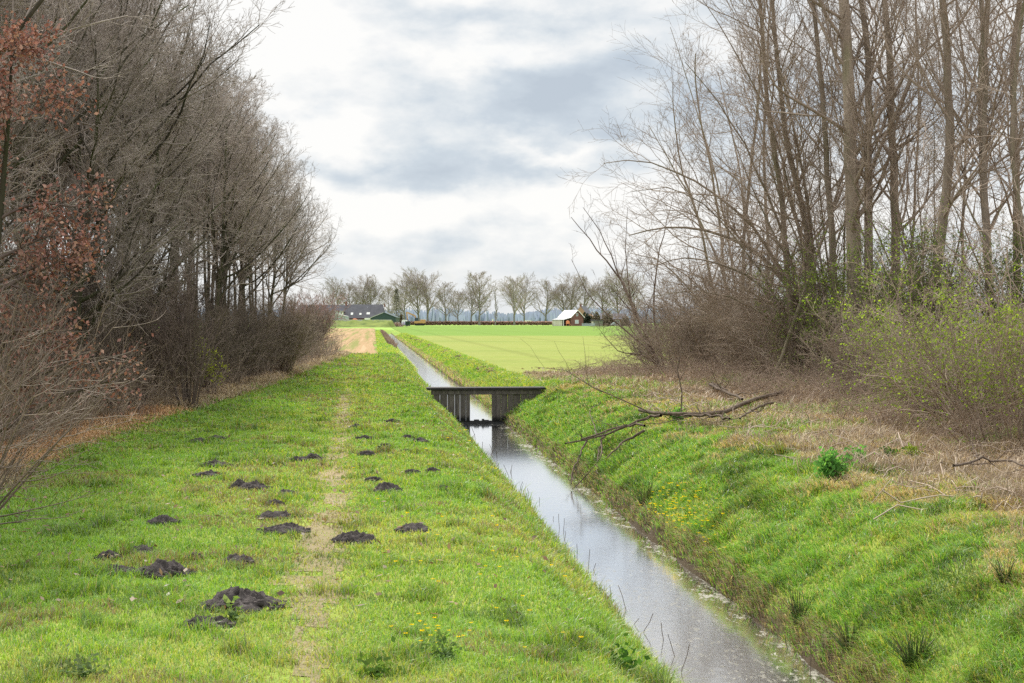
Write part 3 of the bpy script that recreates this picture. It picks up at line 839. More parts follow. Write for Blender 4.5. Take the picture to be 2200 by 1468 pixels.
# ---- shrubs of the right thicket
RB = [mk_shrub(500 + k, 3.0, 3.8, 44, (13, 9, 0), ('twig_shrub', 'twig_tan', 'twig_shrub')[k], .015, .0042, up=.0, wig=.17, base=.5) for k in range(3)]
RG = [mk_shrub(510 + k, 3.2, 3.2, 36, (12, 7, 0), 'twig_dark', .02, .0032, 19000, [(.11, .18, .035), (.15, .22, .042), (.19, .26, .05), (.08, .125, .03)], .034, .016, up=.05, base=.5) for k in range(2)]
RY = [mk_shrub(520 + k, 2.2, 3.4, 44, (12, 7, 0), 'twig_shrub', .014, .003, 10500, [(.22, .33, .045), (.29, .40, .055), (.16, .25, .04)], .032, .02, up=.0, base=.7) for k in range(2)]
R_SHRUBS = [(RB, 'brown_shrub', 'low brown bramble-like shrub at the tip of the right thicket by the field', 1425, 815, .8, 50), (RB, 'brown_shrub', 'brown tangled shrub second from the tip of the right thicket', 1490, 815, 1.0, 45),
            (RB, 'brown_shrub', 'broad brown tangled shrub above the dead end of the fallen branch', 1575, 812, 1.05, 41), (RB, 'brown_shrub', 'brown tangled shrub behind the crown end of the fallen branch', 1650, 818, 1.0, 37.5),
            (RB, 'brown_shrub', 'brown shrub between the fallen branch and the tall green shrub', 1715, 835, .95, 34), (RB, 'brown_shrub', 'brown shrub peeping out behind the arching tree foot', 1530, 780, 1.0, 52),
            (RB, 'brown_shrub', 'low brown shrub in front of the yellow-green shrub', 1880, 905, .6, 25.5), (RB, 'brown_shrub', 'low brown shrub at the right edge below the yellow-green shrub', 2120, 955, .55, 20.5),
            (RG, 'green_shrub', 'tall dark green budding shrub in the middle of the right thicket', 1850, 830, 1.0, 30.5), (RG, 'green_shrub', 'dark green budding shrub left of the tall one, half behind brown twigs', 1745, 810, .85, 34.5),
            (RG, 'green_shrub', 'dark green budding shrub below the bowed smooth trunk', 2000, 860, .95, 27.5), (RG, 'green_shrub', 'dark green shrub at the right edge behind the yellow-green shrubs', 2160, 880, .95, 25.5),
            (RY, 'fresh_green_shrub', 'yellow-green leafing shrub with drooping twigs near the right edge', 2095, 950, .85, 20.6), (RY, 'fresh_green_shrub', 'yellow-green leafing shrub cut by the right edge of the view', 2190, 985, 1.05, 17.8),
            (RY, 'fresh_green_shrub', 'small yellow-green shrub left of the larger yellow-green one', 1985, 900, .42, 24)]
for i, (K_, nm, lab, px, py, s, Y) in enumerate(R_SHRUBS):
    x = (px - CX) / F * Y
    K_[i % len(K_)].place(nm, lab, 'shrub', (x, Y, gz(x, Y) - .03), i * 1.7, s, {'brown_shrub': 'brown shrubs of the right thicket', 'green_shrub': 'dark green shrubs of the right thicket', 'fresh_green_shrub': 'yellow-green shrubs of the right thicket'}[nm])

# ---- row of trees far behind the field
FT = []
for k in range(4):
    g = np.random.default_rng(600 + k)
    tr, cr, last, _ = tree_parts(g, 20, .36, n=(26, 9, 7, 0), t0=.2, limbL=(.62, .56, .5, .58)[k], ang=(35, 62), up=.09, fine_r=.034, wig=.1, taper=.62, twigL=(.5, .45, .5), rtop=.2)
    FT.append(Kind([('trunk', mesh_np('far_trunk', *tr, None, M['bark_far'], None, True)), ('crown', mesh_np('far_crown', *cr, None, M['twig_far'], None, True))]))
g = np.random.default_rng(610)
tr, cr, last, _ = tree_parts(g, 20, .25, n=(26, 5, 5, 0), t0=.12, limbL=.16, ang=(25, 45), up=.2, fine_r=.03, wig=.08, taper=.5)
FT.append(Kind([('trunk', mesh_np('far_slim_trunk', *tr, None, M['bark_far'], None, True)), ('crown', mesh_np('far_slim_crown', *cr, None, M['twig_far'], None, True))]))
FAR = [(728, 608, 0, 'hazy bare tree above the left end of the farmhouse roof'), (752, 612, 2, 'hazy bare tree right of the farmhouse chimney'), (778, 605, 0, 'broad hazy bare tree above the middle of the farmhouse roof'), (800, 606, 3, 'hazy bare tree above the right part of the farmhouse roof'),
       (836, 618, 2, 'hazy bare tree left of the spruce'), (868, 603, 3, 'hazy bare tree right behind the spruce'), (900, 591, 0, 'tallest broad hazy tree, over the excavator cab'), (919, 594, 1, 'tall hazy tree right of the excavator'),
       (958, 611, 1, 'round-crowned hazy tree, first with a clear trunk right of the excavator'), (984, 628, 2, 'small thin hazy tree between two larger ones along the hedge'), (1012, 618, 3, 'hazy tree just left of the slim pointed tree by the hedge'),
       (1030, 588, 2, 'tall pointed hazy tree in the middle of the hedge'), (1064, 608, 4, 'slim poplar-like hazy tree along the hedge'), (1105, 599, 1, 'broad hazy tree right of the slim poplar-like one'), (1126, 603, 3, 'hazy tree crowding the right side of the broad one'),
       (1172, 607, 1, 'lone hazy tree left of the small brick house'), (1211, 613, 2, 'hazy tree behind the veranda of the small brick house'), (1226, 600, 0, 'hazy tree behind the pale roof of the small brick house'), (1252, 598, 1, 'hazy tree behind the brick gable'),
       (1292, 612, 0, 'hazy tree above the green garden shed'), (1328, 584, 1, 'tall broad hazy tree right of the garden shed'), (1365, 600, 0, 'hazy tree behind the leaning dark shrub')]
for i, (px, py, k, lab) in enumerate(FAR):
    Y = 645 + (i * 37 % 40) - 15
    if i < 5: Y = 690
    x = (px - CX) / F * Y; H = (H0 - py) / F * Y + CAMZ
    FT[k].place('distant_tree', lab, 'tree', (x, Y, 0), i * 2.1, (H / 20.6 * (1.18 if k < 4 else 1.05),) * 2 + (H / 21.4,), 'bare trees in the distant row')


def spruce():
    g = np.random.default_rng(77)
    Y = 600; x = (852 - CX) / F * Y; H = 15.5
    t = np.array([[0, 0, z] for z in np.linspace(0, H, 10)])
    tr = tubes(t[None], (.25 * np.linspace(1, .1, 10))[None], 6)
    V = []; C = []
    for i in range(1150):
        z = H * (.14 + .88 * g.random() ** 1.25); rr = (H - z) * .36 * (.55 + .45 * math.sin(z * 4.3) ** 2) + .15; a = g.random() * 6.283; q = rr * math.sqrt(g.random())
        c = np.array([math.cos(a) * q, math.sin(a) * q, z - q * .25]); d = np.array([math.cos(a) * .75, math.sin(a) * .75, -.25 + g.normal() * .2]); r = np.array([-math.sin(a), math.cos(a), g.normal() * .3]) * .22
        V += [c - r, c + r, c + d + r * .3, c + d - r * .3]; C += [np.array([.27, .255, .20]) * g.uniform(.5, 1.5)] * 4
    r = thing('spruce_tree', 'dark pointed spruce between the farmhouse and the excavator', 'tree', (x, Y, 0))
    link('trunk', mesh_np('spruce_trunk', *tr, None, M['bark_far'], None, True), r)
    link('crown', mesh_np('spruce_crown', np.array(V), np.arange(len(V)).reshape(-1, 4), None, M['needle'], np.array(C)), r)
    Y = 575; x = (862 - CX) / F * Y
    V = []; C = []
    for i in range(700):
        z = 4.2 * g.random(); rr = (4.4 - z) * .27; a = g.random() * 6.283; q = rr * math.sqrt(g.random())
        c = np.array([math.cos(a) * q, math.sin(a) * q, z]); d = g.normal(size=3) * .25; r2 = g.normal(size=3) * .2
        V += [c - r2, c + r2, c + d + r2, c + d - r2]; C += [np.array([.15, .12, .075]) * g.uniform(.6, 1.4)] * 4
    r = thing('conifer_tree', 'small brown-green cone-shaped conifer left of the white van', 'tree', (x, Y, 0))
    link('crown', mesh_np('conifer_crown', np.array(V), np.arange(len(V)).reshape(-1, 4), None, M['needle'], np.array(C)), r)
    link('trunk', mesh_np('conifer_trunk', *tubes(np.array([[[0, 0, 0], [0, 0, 1.5]]]), np.array([[.12, .08]]), 6), None, M['bark_far']), r)


spruce()

# ---- woodland on the horizon (one mass), aerial haze painted into its blue colour
def far_wood():
    g = np.random.default_rng(88); n = 30000
    x = g.uniform(-900, 900, n); Y = g.uniform(1250, 1650, n)
    top = 8 + 14 * fbm(x / 60, Y / 400, 4) ** 1.3
    h = top * g.uniform(.25, 1.0, n) ** .7
    w = g.uniform(.8, 2.2, n)
    z0 = h * .0; lean = g.normal(size=n) * 1.0
    V = np.stack([np.stack([x - w, Y, z0], -1), np.stack([x + w, Y, z0], -1), np.stack([x + lean + w * .3, Y, h], -1), np.stack([x + lean - w * .3, Y, h], -1)], 1).reshape(-1, 3)
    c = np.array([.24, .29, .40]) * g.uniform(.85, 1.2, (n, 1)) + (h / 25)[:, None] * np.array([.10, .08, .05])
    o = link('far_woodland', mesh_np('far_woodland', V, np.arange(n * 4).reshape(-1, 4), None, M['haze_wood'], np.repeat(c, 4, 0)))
    tag(o, 'blue hazy woodland along the horizon', 'woodland', kind='stuff')


far_wood()


# ---- clipped beech hedge
def hedge():
    g = np.random.default_rng(89); n = 9000; Y = 640
    x0 = (874 - CX) / F * Y; x1 = (1200 - CX) / F * Y
    x = g.uniform(x0, x1, n); y = Y + g.uniform(-.8, .8, n); z = 1.55 * np.sqrt(g.random(n)) * (1 + .05 * (fbm(x / 4, x * 0, 2) - .5))
    d = g.normal(size=(n, 3)) * .22; r = g.normal(size=(n, 3)) * .22; c = np.stack([x, y, z], -1)
    V = np.stack([c - r, c + d, c + r, c - d], 1).reshape(-1, 3)
    col = np.array([.44, .30, .25]) * g.uniform(.7, 1.3, (n, 1))
    r_ = tag(link('hedge', mesh_np('hedge', V - np.array([(x0 + x1) / 2, Y, 0]), np.arange(n * 4).reshape(-1, 4), None, M['hedge'], np.repeat(col, 4, 0)), None, ((x0 + x1) / 2, Y, 0)), 'long low clipped reddish-brown hedge behind the bright green field', 'hedge')
    return r_


hedge()

# ------------------------------------------------------------------ farm and houses
def window(parent, x0, z0, x1, z1, y, glass='glass', nm='window'):
    t = .10
    m = MB().box(x0, y - .06, z0, x1, y - .005, z0 + t).box(x0, y - .06, z1 - t, x1, y - .005, z1).box(x0, y - .06, z0 + t, x0 + t, y - .005, z1 - t).box(x1 - t, y - .06, z0 + t, x1, y - .005, z1 - t)
    f = m.build(nm, M['white_paint'], parent)
    MB().box(x0 + t, y - .03, z0 + t, x1 - t, y - .008, z1 - t).build('pane', M[glass], f)
    return f


def farmhouse():
    Y = 600; s = Y / F
    X = lambda px: (px - CX) * s
    Z = lambda py: CAMZ + (H0 - py) * s
    r = thing('farmhouse', 'long farmhouse with big dark slate roof and small roof windows', 'house', (X(750), Y, 0))
    ox = X(750)
    xl, xr = X(640) - ox, X(828) - ox; ze, zr = Z(684), Z(654)
    MB().box(xl + .3, .2, 0, xr - .6, 9.6, ze).build('wall', M['brick'], r)
    # roof: ridge along x, hipped at the right end
    def roof(a, b, zr, hip, nm):
        y0, ym, y1 = -.4, 5, 10.4
        v = [(a, y0, ze), (b, y0, ze), (b, y1, ze), (a, y1, ze), (a, ym, zr), (b - hip, ym, zr)]
        o = MB().poly(v, [(0, 1, 5, 4), (2, 3, 4, 5), (1, 2, 5), (3, 0, 4), (3, 2, 1, 0)]).build(nm, M['slate'], r); return o
    xm = X(745) - ox
    rf = roof(xm + .02, xr, zr, 1.6, 'roof')
    rf2 = roof(xl, xm - .02, zr - .25, 0, 'roof')
    MB().box(X(739) - ox, 4.6, zr - .9, X(743) - ox, 5.3, Z(647)).build('chimney', M['brick'], rf2)
    MB().box(X(823) - ox, 4.6, zr - 1.2, X(825.5) - ox, 5.2, zr + .35).build('chimney', M['brick'], rf)
    sl = (zr - ze) / 5.4
    for px0, px1, py0, py1 in ((753, 758, 672, 677), (771.5, 776, 673, 677), (787, 794, 671.5, 676), (786, 790, 658.5, 661)):
        z0, z1 = Z(py1), Z(py0); f = MB()
        y = lambda z: -.4 + (z - ze) / sl
        a, b = X(px0) - ox, X(px1) - ox
        n = (-.12, .06)
        f.poly([(a, y(z0) - .12, z0 + .06), (b, y(z0) - .12, z0 + .06), (b, y(z1) - .12, z1 + .06), (a, y(z1) - .12, z1 + .06), (a, y(z0) + .1, z0), (b, y(z0) + .1, z0), (b, y(z1) + .1, z1), (a, y(z1) + .1, z1)],
               [(0, 1, 2, 3), (4, 7, 6, 5), (0, 4, 5, 1), (1, 5, 6, 2), (2, 6, 7, 3), (3, 7, 4, 0)])
        w = f.build('roof_window', M['white_paint' if py0 > 660 else 'slate'], r)
        t = .12
        MB().poly([(a + t, y(z0) - .13 + .1, z0 + .17), (b - t, y(z0) - .03, z0 + .17), (b - t, y(z1) - .15, z1 - .02), (a + t, y(z1) - .15, z1 - .02)], [(0, 1, 2, 3)]).build('pane', M['skylight'], w)
    # long dormer with flat white roof
    a, b = X(712) - ox, X(740) - ox
    d = MB().box(a + .2, -.9, Z(678), b - .2, 3.2, Z(670)).build('dormer', M['slate'], r)
    MB().box(a, -1.3, Z(670) + .01, b, 3.4, Z(668.2)).build('dormer_roof', M['roof_white'], d)
    MB().box(b - 1.0, -.98, Z(677), b - .35, -.91, Z(670.4)).build('dormer_post', M['white_paint'], d)
    for i in range(3):
        MB().box(a + .6 + i * 1.3, -.97, Z(676), a + 1.5 + i * 1.3, -.91, Z(671)).build('pane', M['skylight'], d)
    MB().box(X(757) - ox, -2.4, ze - 1.0, X(815) - ox, -.4, ze - .7).build('lean_to_roof', M['brick'], r)


farmhouse()


def at_x(px, Y): return (px - CX) / F * Y
def at_z(py, Y): return CAMZ + (H0 - py) / F * Y


def farm_bits():
    # low concrete-grey shed in front
    Y = 560; x0, x1 = at_x(700, Y), at_x(746, Y)
    r = thing('farm_shed', 'low pale blue-grey shed in front of the left end of the farmhouse', 'shed', ((x0 + x1) / 2, Y, 0)); w = (x1 - x0) / 2
    MB().box(-w, 0, 0, w, 6, at_z(680, Y)).build('wall', M['blue_sheet'], r)
    MB().prism([(-w - .2, at_z(680, Y) + .01), (w + .2, at_z(680, Y) + .01), (w - 1, at_z(678.4, Y)), (-.2 * w, at_z(673.5, Y)), (-w, at_z(678, Y))], -.2, 6.2).build('roof', M['concrete'], r)
    # silage clamp wall
    Y = 470; x0, x1 = at_x(735, Y), at_x(841, Y)
    r = tag(MB().box(-(x1 - x0) / 2, 0, 0, (x1 - x0) / 2, .4, at_z(687, Y)).box(-(x1 - x0) / 2 - 2, .5, 0, 0, .9, at_z(688.2, Y)).build('concrete_wall', M['concrete']), 'pale concrete clamp wall on top of the green bank before the barn', 'wall')
    r.location = ((x0 + x1) / 2, Y, 0)
    # tarp
    Y = 565; V = []; nx, ny = 10, 5
    for j in range(ny):
        for i in range(nx):
            V.append(((i / (nx - 1) - .5) * 2.4, j * .5, 2.2 + .8 * math.sin(i / (nx - 1) * 3.14) ** .7 * (1 - .3 * j / 4) + random.uniform(-.1, .1) - (0 if j else 1.2)))
    i = np.arange(ny - 1)[:, None] * nx + np.arange(nx - 1)[None]
    t = tag(link('tarpaulin', mesh_np('tarpaulin', V, np.stack([i, i + 1, i + nx + 1, i + nx], -1).reshape(-1, 4), None, M['tarp'], None, True), None, (at_x(762, Y), Y, 0)), 'crumpled orange-red tarpaulin over a heap in front of the farmhouse', 'tarpaulin')
    # green barn
    Y = 545; s = Y / F; xc = at_x(824, Y)
    r = thing('green_barn', 'dark green sheet-clad barn with pale roof edge, gable facing the field', 'barn', (xc, Y, 0))
    xl, xr = at_x(797, Y) - xc, at_x(851, Y) - xc; ze, za = at_z(681.5, Y), at_z(671, Y)
    MB().prism([(xl + .1, 0), (xr - .1, 0), (xr - .1, ze), (0, za - .1), (xl + .1, ze)], 0, 18).build('wall', M['green_sheet'], r)
    rf = MB().poly([(xl - .35, -.3, ze - .12), (0, -.3, za), (0, 18.2, za), (xl - .35, 18.2, ze - .12), (xl - .35, -.3, ze - .45), (0, -.3, za - .3), (0, 18.2, za - .3), (xl - .35, 18.2, ze - .45)],
                   [(0, 1, 2, 3), (7, 6, 5, 4), (0, 4, 5, 1), (3, 2, 6, 7), (0, 3, 7, 4), (1, 5, 6, 2)]).build('roof', M['roof_white'], r)
    MB().poly([(.01, -.3, za), (xr + .2, -.3, ze - .1), (xr + .2, 18.2, ze - .1), (.01, 18.2, za), (.01, -.3, za - .12), (xr + .2, -.3, ze - .22), (xr + .2, 18.2, ze - .22), (.01, 18.2, za - .12)],
              [(0, 1, 2, 3), (7, 6, 5, 4), (0, 4, 5, 1), (3, 2, 6, 7), (0, 3, 7, 4), (1, 5, 6, 2)]).build('roof', M['green_sheet'], r)
    MB().box(xl - 2.6, 1.5, 0, xl - .3, 6, at_z(683.5, Y)).build('side_annex', M['white_paint'], r)
    # van
    Y = 525; xc = at_x(868.5, Y)
    r = thing('delivery_van', 'white van with lilac lower front parked by the dark green container', 'van', (xc, Y, 0))
    b = MB().prism([(-.95, .35), (.95, .35), (1.0, 1.1), (.88, 2.0), (.7, 2.3), (-.7, 2.3), (-.88, 2.0), (-1.0, 1.1)], 0, 4.6).build('body', M['van_white'], r)
    MB().poly([(-.8, -.03, 1.25), (.8, -.03, 1.25), (.68, .1, 1.85), (-.68, .1, 1.85), (-.8, .02, 1.25), (.8, .02, 1.25), (.68, .14, 1.85), (-.68, .14, 1.85)], [(0, 1, 2, 3), (7, 6, 5, 4), (0, 4, 5, 1), (3, 2, 6, 7), (0, 3, 7, 4), (1, 5, 6, 2)]).build('windscreen', M['glass'], r)
    MB().box(-.93, -.9, .4, .93, -.01, 1.12).build('bonnet', M['lilac'], r, .06)
    for sx in (-.75, .75): MB().box(sx - .14, -.94, .75, sx + .14, -.905, .95).build('headlight', M['white_paint'], r)
    for sx in (-.9, .9):
        for yy in (-.2, 3.6):
            w = MB().cyl((sx, yy, .33), 0, .33, .2).build('wheel', M['black'], r)
    # container
    Y = 515; xc = at_x(875.5, Y)
    r = thing('waste_container', 'dark green ribbed open container beside the white van', 'container', (xc, Y, 0))
    m = MB().box(-.8, 0, .1, .8, 3, 1.65)
    for i in range(5): m.box(-.75 + i * .35, -.06, .15, -.65 + i * .35, -.002, 1.6)
    m.build('body', M['container'], r); MB().box(-.86, -.08, 1.652, .86, 3.06, 1.78).build('rim', M['container'], r)
    for sx in (-.6, .6): MB().box(sx - .12, .02, 0, sx + .12, 2.9, .098).build('skid', M['black'], r)
    # excavator
    Y = 590; xc = at_x(902, Y); X = lambda px: at_x(px, Y) - xc; Z = lambda py: at_z(py, Y)
    r = thing('excavator', 'orange excavator with raised bent boom and dark cab behind the hedge', 'excavator', (xc, Y, 0))
    MB().box(-2.2, -1.2, .95, 2.3, 1.2, 1.9).build('body', M['orange'], r, .08)
    MB().prism([(-2.1, 1.92), (-.6, 1.92), (-.6, 3.0), (-.9, 3.25), (-1.9, 3.25), (-2.2, 2.7)], -1.15, -.1).build('cab', M['navy'], r)
    MB().box(.2, -1.1, 1.92, 2.4, 1.1, 2.5).build('counterweight', M['orange'], r, .1)
    for yy in (-1.3, .75):
        t = MB().prism([(-2.1, .25), (-1.7, 0), (1.7, 0), (2.1, .25), (2.1, .6), (1.7, .85), (-1.7, .85), (-2.1, .6)], yy, yy + .55).build('track', M['black'], r)
    MB().bar((-1.6, .4, 2.1), (X(892), .4, Z(679)), .45, .6).bar((X(892), .4, Z(679)), (X(874.5), .4, Z(671.5)), .42, .55).build('boom', M['orange'], r)
    MB().bar((X(873), .4, Z(670.5)), (X(875.5), .4, Z(687)), .38, .5).build('stick', M['orange'], r)
    MB().prism([(X(875) - .6, Z(687) + .1), (X(875) + .5, Z(687)), (X(875) + .4, Z(690)), (X(875) - .3, Z(690.5))], -.1, .9).build('bucket', M['black'], r)
    MB().bar((X(895), .1, Z(686)), (X(885), .1, Z(677)), .12).build('hydraulic_ram', M['black'], r)
    # barrier
    Y = 530; r = thing('barrier', 'small red and white barrier between the barn and the white van', 'barrier', (at_x(853.5, Y), Y, 0))
    MB().box(-.7, 0, .55, .7, .06, .95).build('board', M['red_paint'], r); MB().box(-.7, 0, 1.0, .7, .06, 1.3).build('board', M['white_paint'], r)
    for sx in (-.6, .6): MB().box(sx - .05, .07, 0, sx + .05, .13, 1.35).build('leg', M['white_paint'], r)
    # brush heap
    g = np.random.default_rng(91); n = 160
    P = np.zeros((n, 4, 3)); P[:, 0] = g.normal(size=(n, 3)) * np.array([1.1, .7, 0]); d = nrm(g.normal(size=(n, 3)) * np.array([1, 1, .5]) + np.array([0, 0, .35]))
    for k in range(1, 4): P[:, k] = P[:, k - 1] + (d + g.normal(size=(n, 3)) * .2) * .55
    P[..., 2] = np.maximum(P[..., 2], .03)
    x, y = at_x(848, 455), 455
    tag(link('brush_heap', mesh_np('brush_heap', *tubes(P, np.full((n, 4), .06), 4), None, M['twig_pink'], None, True), None, (x, y, 0)), 'heap of cut brushwood at the right foot of the green bank', 'brush heap')
    # far vans on the road behind the hedge
    Y = 760; r = thing('distant_van', 'tiny white van on the far road behind the hedge', 'van', (at_x(1137, Y), Y, 0))
    MB().prism([(-2.2, .4), (2.2, .4), (2.2, 1.2), (1.5, 1.5), (1.0, 2.2), (-2.2, 2.3)], -.9, .9).build('body', M['van_white'], r)
    for sx in (-1.4, 1.4): MB().cyl((sx, -.8, .35), 1, .35, .25).build('wheel', M['black'], r)
    Y = 720; r = thing('road_sign', 'thin white upright sign behind the hedge near the slim tree', 'sign', (at_x(1058.5, Y), Y, 0))
    MB().box(-.3, 0, .6, .3, .08, 2.9).build('panel', M['white_paint'], r); MB().box(-.06, .09, 0, .06, .2, 2.9).build('post', M['post'], r)


farm_bits()


def mound():
    Y0 = 430; xa, xb = at_x(590, Y0), at_x(846, Y0); nx, ny = 120, 24
    V = []; C = []
    for j in range(ny):
        for i in range(nx):
            x = xa + (xb - xa) * i / (nx - 1); v = j / (ny - 1); y = Y0 - 14 + 34 * v
            prof = min(1, math.sin(min(1, v * 1.9) * math.pi / 2)) * (1 - sstep(.75, 1, v))
            h = 2.0 * prof * float(sstep(0, .05, (xb - x) / (xb - xa)))
            h += prof * (float(fbm(np.array(x / 2.2), np.array(y / 2.5), 4)) - .5) * 1.9
            V.append((x, y, h - .25)); c = float(fbm(np.array(x / 1.7 + 40), np.array(y / 2), 3)); C.append(np.array([.03, .055, .014]) * (1 - c) + np.array([.14, .17, .04]) * c)
    i = np.arange(ny - 1)[:, None] * nx + np.arange(nx - 1)[None]
    tag(link('earth_bank', mesh_np('earth_bank', V, np.stack([i, i + 1, i + nx + 1, i + nx], -1).reshape(-1, 4), None, M['ground'], np.array(C), True)), kind='structure')


mound()


def brick_house():
    Y = 525; xc = at_x(1240, Y); g0 = 0
    r = thing('brick_cottage', 'small brick cottage with pale sheet roof and veranda at the field edge', 'house', (xc, Y, 0), math.radians(38))
    # local: gable faces -y, ridge along y
    w, L, ze, za = 3.0, 7.0, at_z(680.5, Y) - .1, at_z(667, Y)
    MB().prism([(-w, 0), (w, 0), (w, ze), (0, za - .12), (-w, ze)], 0, L).build('wall', M['brick'], r)
    for s, m in ((-1, 'roof_white'), (1, 'slate')):
        a = (s * .02, za + .08); b = (s * (w + .4), ze - .22)
        MB().prism([a, b, (b[0], b[1] - .16), (a[0], a[1] - .2)], -.3, L + .3).build('roof', M[m], r)
    for s in (-1, 1):
        MB().bar((s * .05, -.36, za + .0), (s * (w + .4), -.36, ze - .3), .1, .28).build('barge_board', M['white_paint'], r)
    window(r, -.55, ze + .25, .45, ze + 1.35, 0)
    window(r, -1.1, .9, .7, 2.3, 0, 'skylight')
    # veranda on the left side (local -x)
    v = MB().poly([(-w - .05, .2, ze - .35), (-w - 3.4, .2, ze - 1.0), (-w - 3.4, L, ze - 1.0), (-w - .05, L, ze - .35), (-w - .05, .2, ze - .5), (-w - 3.4, .2, ze - 1.15), (-w - 3.4, L, ze - 1.15), (-w - .05, L, ze - .5)],
                 [(0, 1, 2, 3), (7, 6, 5, 4), (0, 4, 5, 1), (3, 2, 6, 7), (0, 3, 7, 4), (1, 5, 6, 2)]).build('veranda_roof', M['roof_white'], r)
    MB().box(-w - 3.2, L - .2, 0, -w - .05, L - .1, ze - 1.2).build('veranda_wall', M['pale_wall'], r)
    MB().box(-w - 3.25, 1.2, 0, -w - 3.15, L - .3, ze - 1.3).build('veranda_screen', M['pale_wall'], r)
    for yy in (.4, 2.8, 5.2):
        MB().box(-w - 3.3, yy, 0, -w - 3.12, yy + .18, ze - 1.17).build('veranda_post', M['white_paint'], r)
    # taller house behind
    Y = 545; xc = at_x(1247, Y)
    r = thing('brick_house', 'taller orange-brick house with steep gable behind the pale-roofed cottage', 'house', (xc, Y, 0), math.radians(-12))
    za, ze = at_z(657.5, Y), at_z(684, Y); w = 3.6
    MB().prism([(-w, 0), (w, 0), (w, ze), (0, za - .15), (-w, ze)], 0, 14).build('wall', M['brick_orange'], r)
    for s in (-1, 1):
        MB().prism([(s * .02, za), (s * (w + .3), ze - .5), (s * (w + .3), ze - .75), (s * .02, za - .25)], .12, 14.3).build('roof', M['slate'], r)
    MB().box(-.4, .6, za - .8, .3, 1.3, za + .7).build('chimney', M['brick'], r)
    window(r, -.5, ze + .3, .5, ze + 1.6, 0)
    # garden shed
    Y = 520; xc = at_x(1285, Y)
    r = thing('garden_shed', 'small green-grey board shed right of the cottage, dark roof', 'shed', (xc, Y, 0), math.radians(14))
    m = MB().box(-1.8, 0, 0, 1.8, 2.4, 2.0)
    for i in range(9): m.box(-1.75 + i * .4, -.03, .05, -1.62 + i * .4, -.001, 1.98)
    m.build('wall', flat('shed_board', (.20, .21, .16)), r)
    MB().prism([(-2.05, 2.005), (2.05, 2.005), (2.05, 2.15), (-2.05, 2.35)], -.25, 2.6).build('roof', M['slate'], r)
    MB().box(-2.5, -.1, .002, -1.82, .1, 1.7).build('door', M['pale_wall'], r)
    # brick bungalow further right
    Y = 560; xc = at_x(1318, Y)
    r = thing('brick_bungalow', 'low brick bungalow with grey roof half hidden by branches right of the shed', 'house', (xc, Y, 0))
    ze, zr = 2.6, 4.9
    MB().box(-5, 0, 0, 5, 8, ze).build('wall', M['brick'], r)
    MB().poly([(-5.4, -.5, ze + .01), (5.4, -.5, ze + .01), (5.4, 8.5, ze + .01), (-5.4, 8.5, ze + .01), (-5.0, 4, zr), (5.0, 4, zr)], [(0, 1, 5, 4), (2, 3, 4, 5), (1, 2, 5), (3, 0, 4), (3, 2, 1, 0)]).build('roof', M['slate'], r)
    window(r, -3, .9, -1.6, 2.3, 0); window(r, .6, .9, 2.4, 2.3, 0)
    # car
    Y = 510; xc = at_x(1325, Y)
    r = thing('parked_car', 'silver car parked at the field edge in front of the low brick bungalow', 'car', (xc, Y, 0))
    MB().prism([(-2.1, .3), (2.1, .3), (2.15, .75), (1.2, .9), (.6, 1.42), (-1.0, 1.45), (-1.8, .95), (-2.15, .85)], -.85, .85).build('body', M['silver'], r)
    MB().prism([(-1.4, .95), (.95, .95), (.5, 1.34), (-.95, 1.36)], -.87, -.855).build('side_window', M['glass'], r)
    for sx in (-1.35, 1.3):
        for yy in (-.8, .8): MB().cyl((sx, yy, .32), 1, .32, .2).build('wheel', M['black'], r)
    # slide
    Y = 508; xc = at_x(1221, Y)
    r = thing('play_slide', 'salmon-orange garden slide in front of the cottage veranda', 'slide', (xc, Y, 0))
    MB().box(-.75, 0, .9, .45, 1.0, 1.75).prism([(-.75, 1.76), (.45, 1.76), (-.15, 2.15)], 0, 1.0).build('tower', M['slide'], r)
    for sx in (-.7, .35):
        for yy in (.05, .85): MB().box(sx, yy, 0, sx + .1, yy + .1, .898).build('leg', M['slide'], r)
    MB().poly([(.46, -.2, 1.05), (1.35, -.5, .1), (1.6, -.5, .02), (1.6, .2, .02), (1.35, .2, .1), (.46, .5, 1.05), (.46, -.2, .95), (1.35, -.5, .02), (1.35, .2, .02), (.46, .5, .95)],
              [(0, 1, 4, 5), (1, 2, 3, 4), (6, 9, 8, 7), (0, 6, 7, 1), (5, 4, 8, 9)]).build('chute', M['slide'], r)
    # fences
    r = thing('wire_fence', 'thin post-and-wire fence at the far edge of the bright green field', 'fence', (at_x(1155, 507), 507, 0))
    for i in range(7):
        x = (i - 3) * 1.85; MB().box(x - .05, -.05, 0, x + .05, .05, 1.0).build('post', M['post'], r)
    for z in (.5, .92): MB().bar((-5.6, -.06, z), (5.6, -.06, z), .02).build('wire', M['post'], r)
    r = thing('board_fence', 'low blue-grey board fence between the cottage and the shed', 'fence', (at_x(1262, 515), 515, 0))
    m = MB()
    for i in range(16): m.box(-2.0 + i * .3, 0, .05, -1.76 + i * .3, .05, 1.05)
    m.build('boards', M['blue_sheet'], r)
    for i in range(4): MB().box(-2.0 + i * 1.5, .06, 0, -1.88 + i * 1.5, .16, 1.15).build('post', M['post'], r)
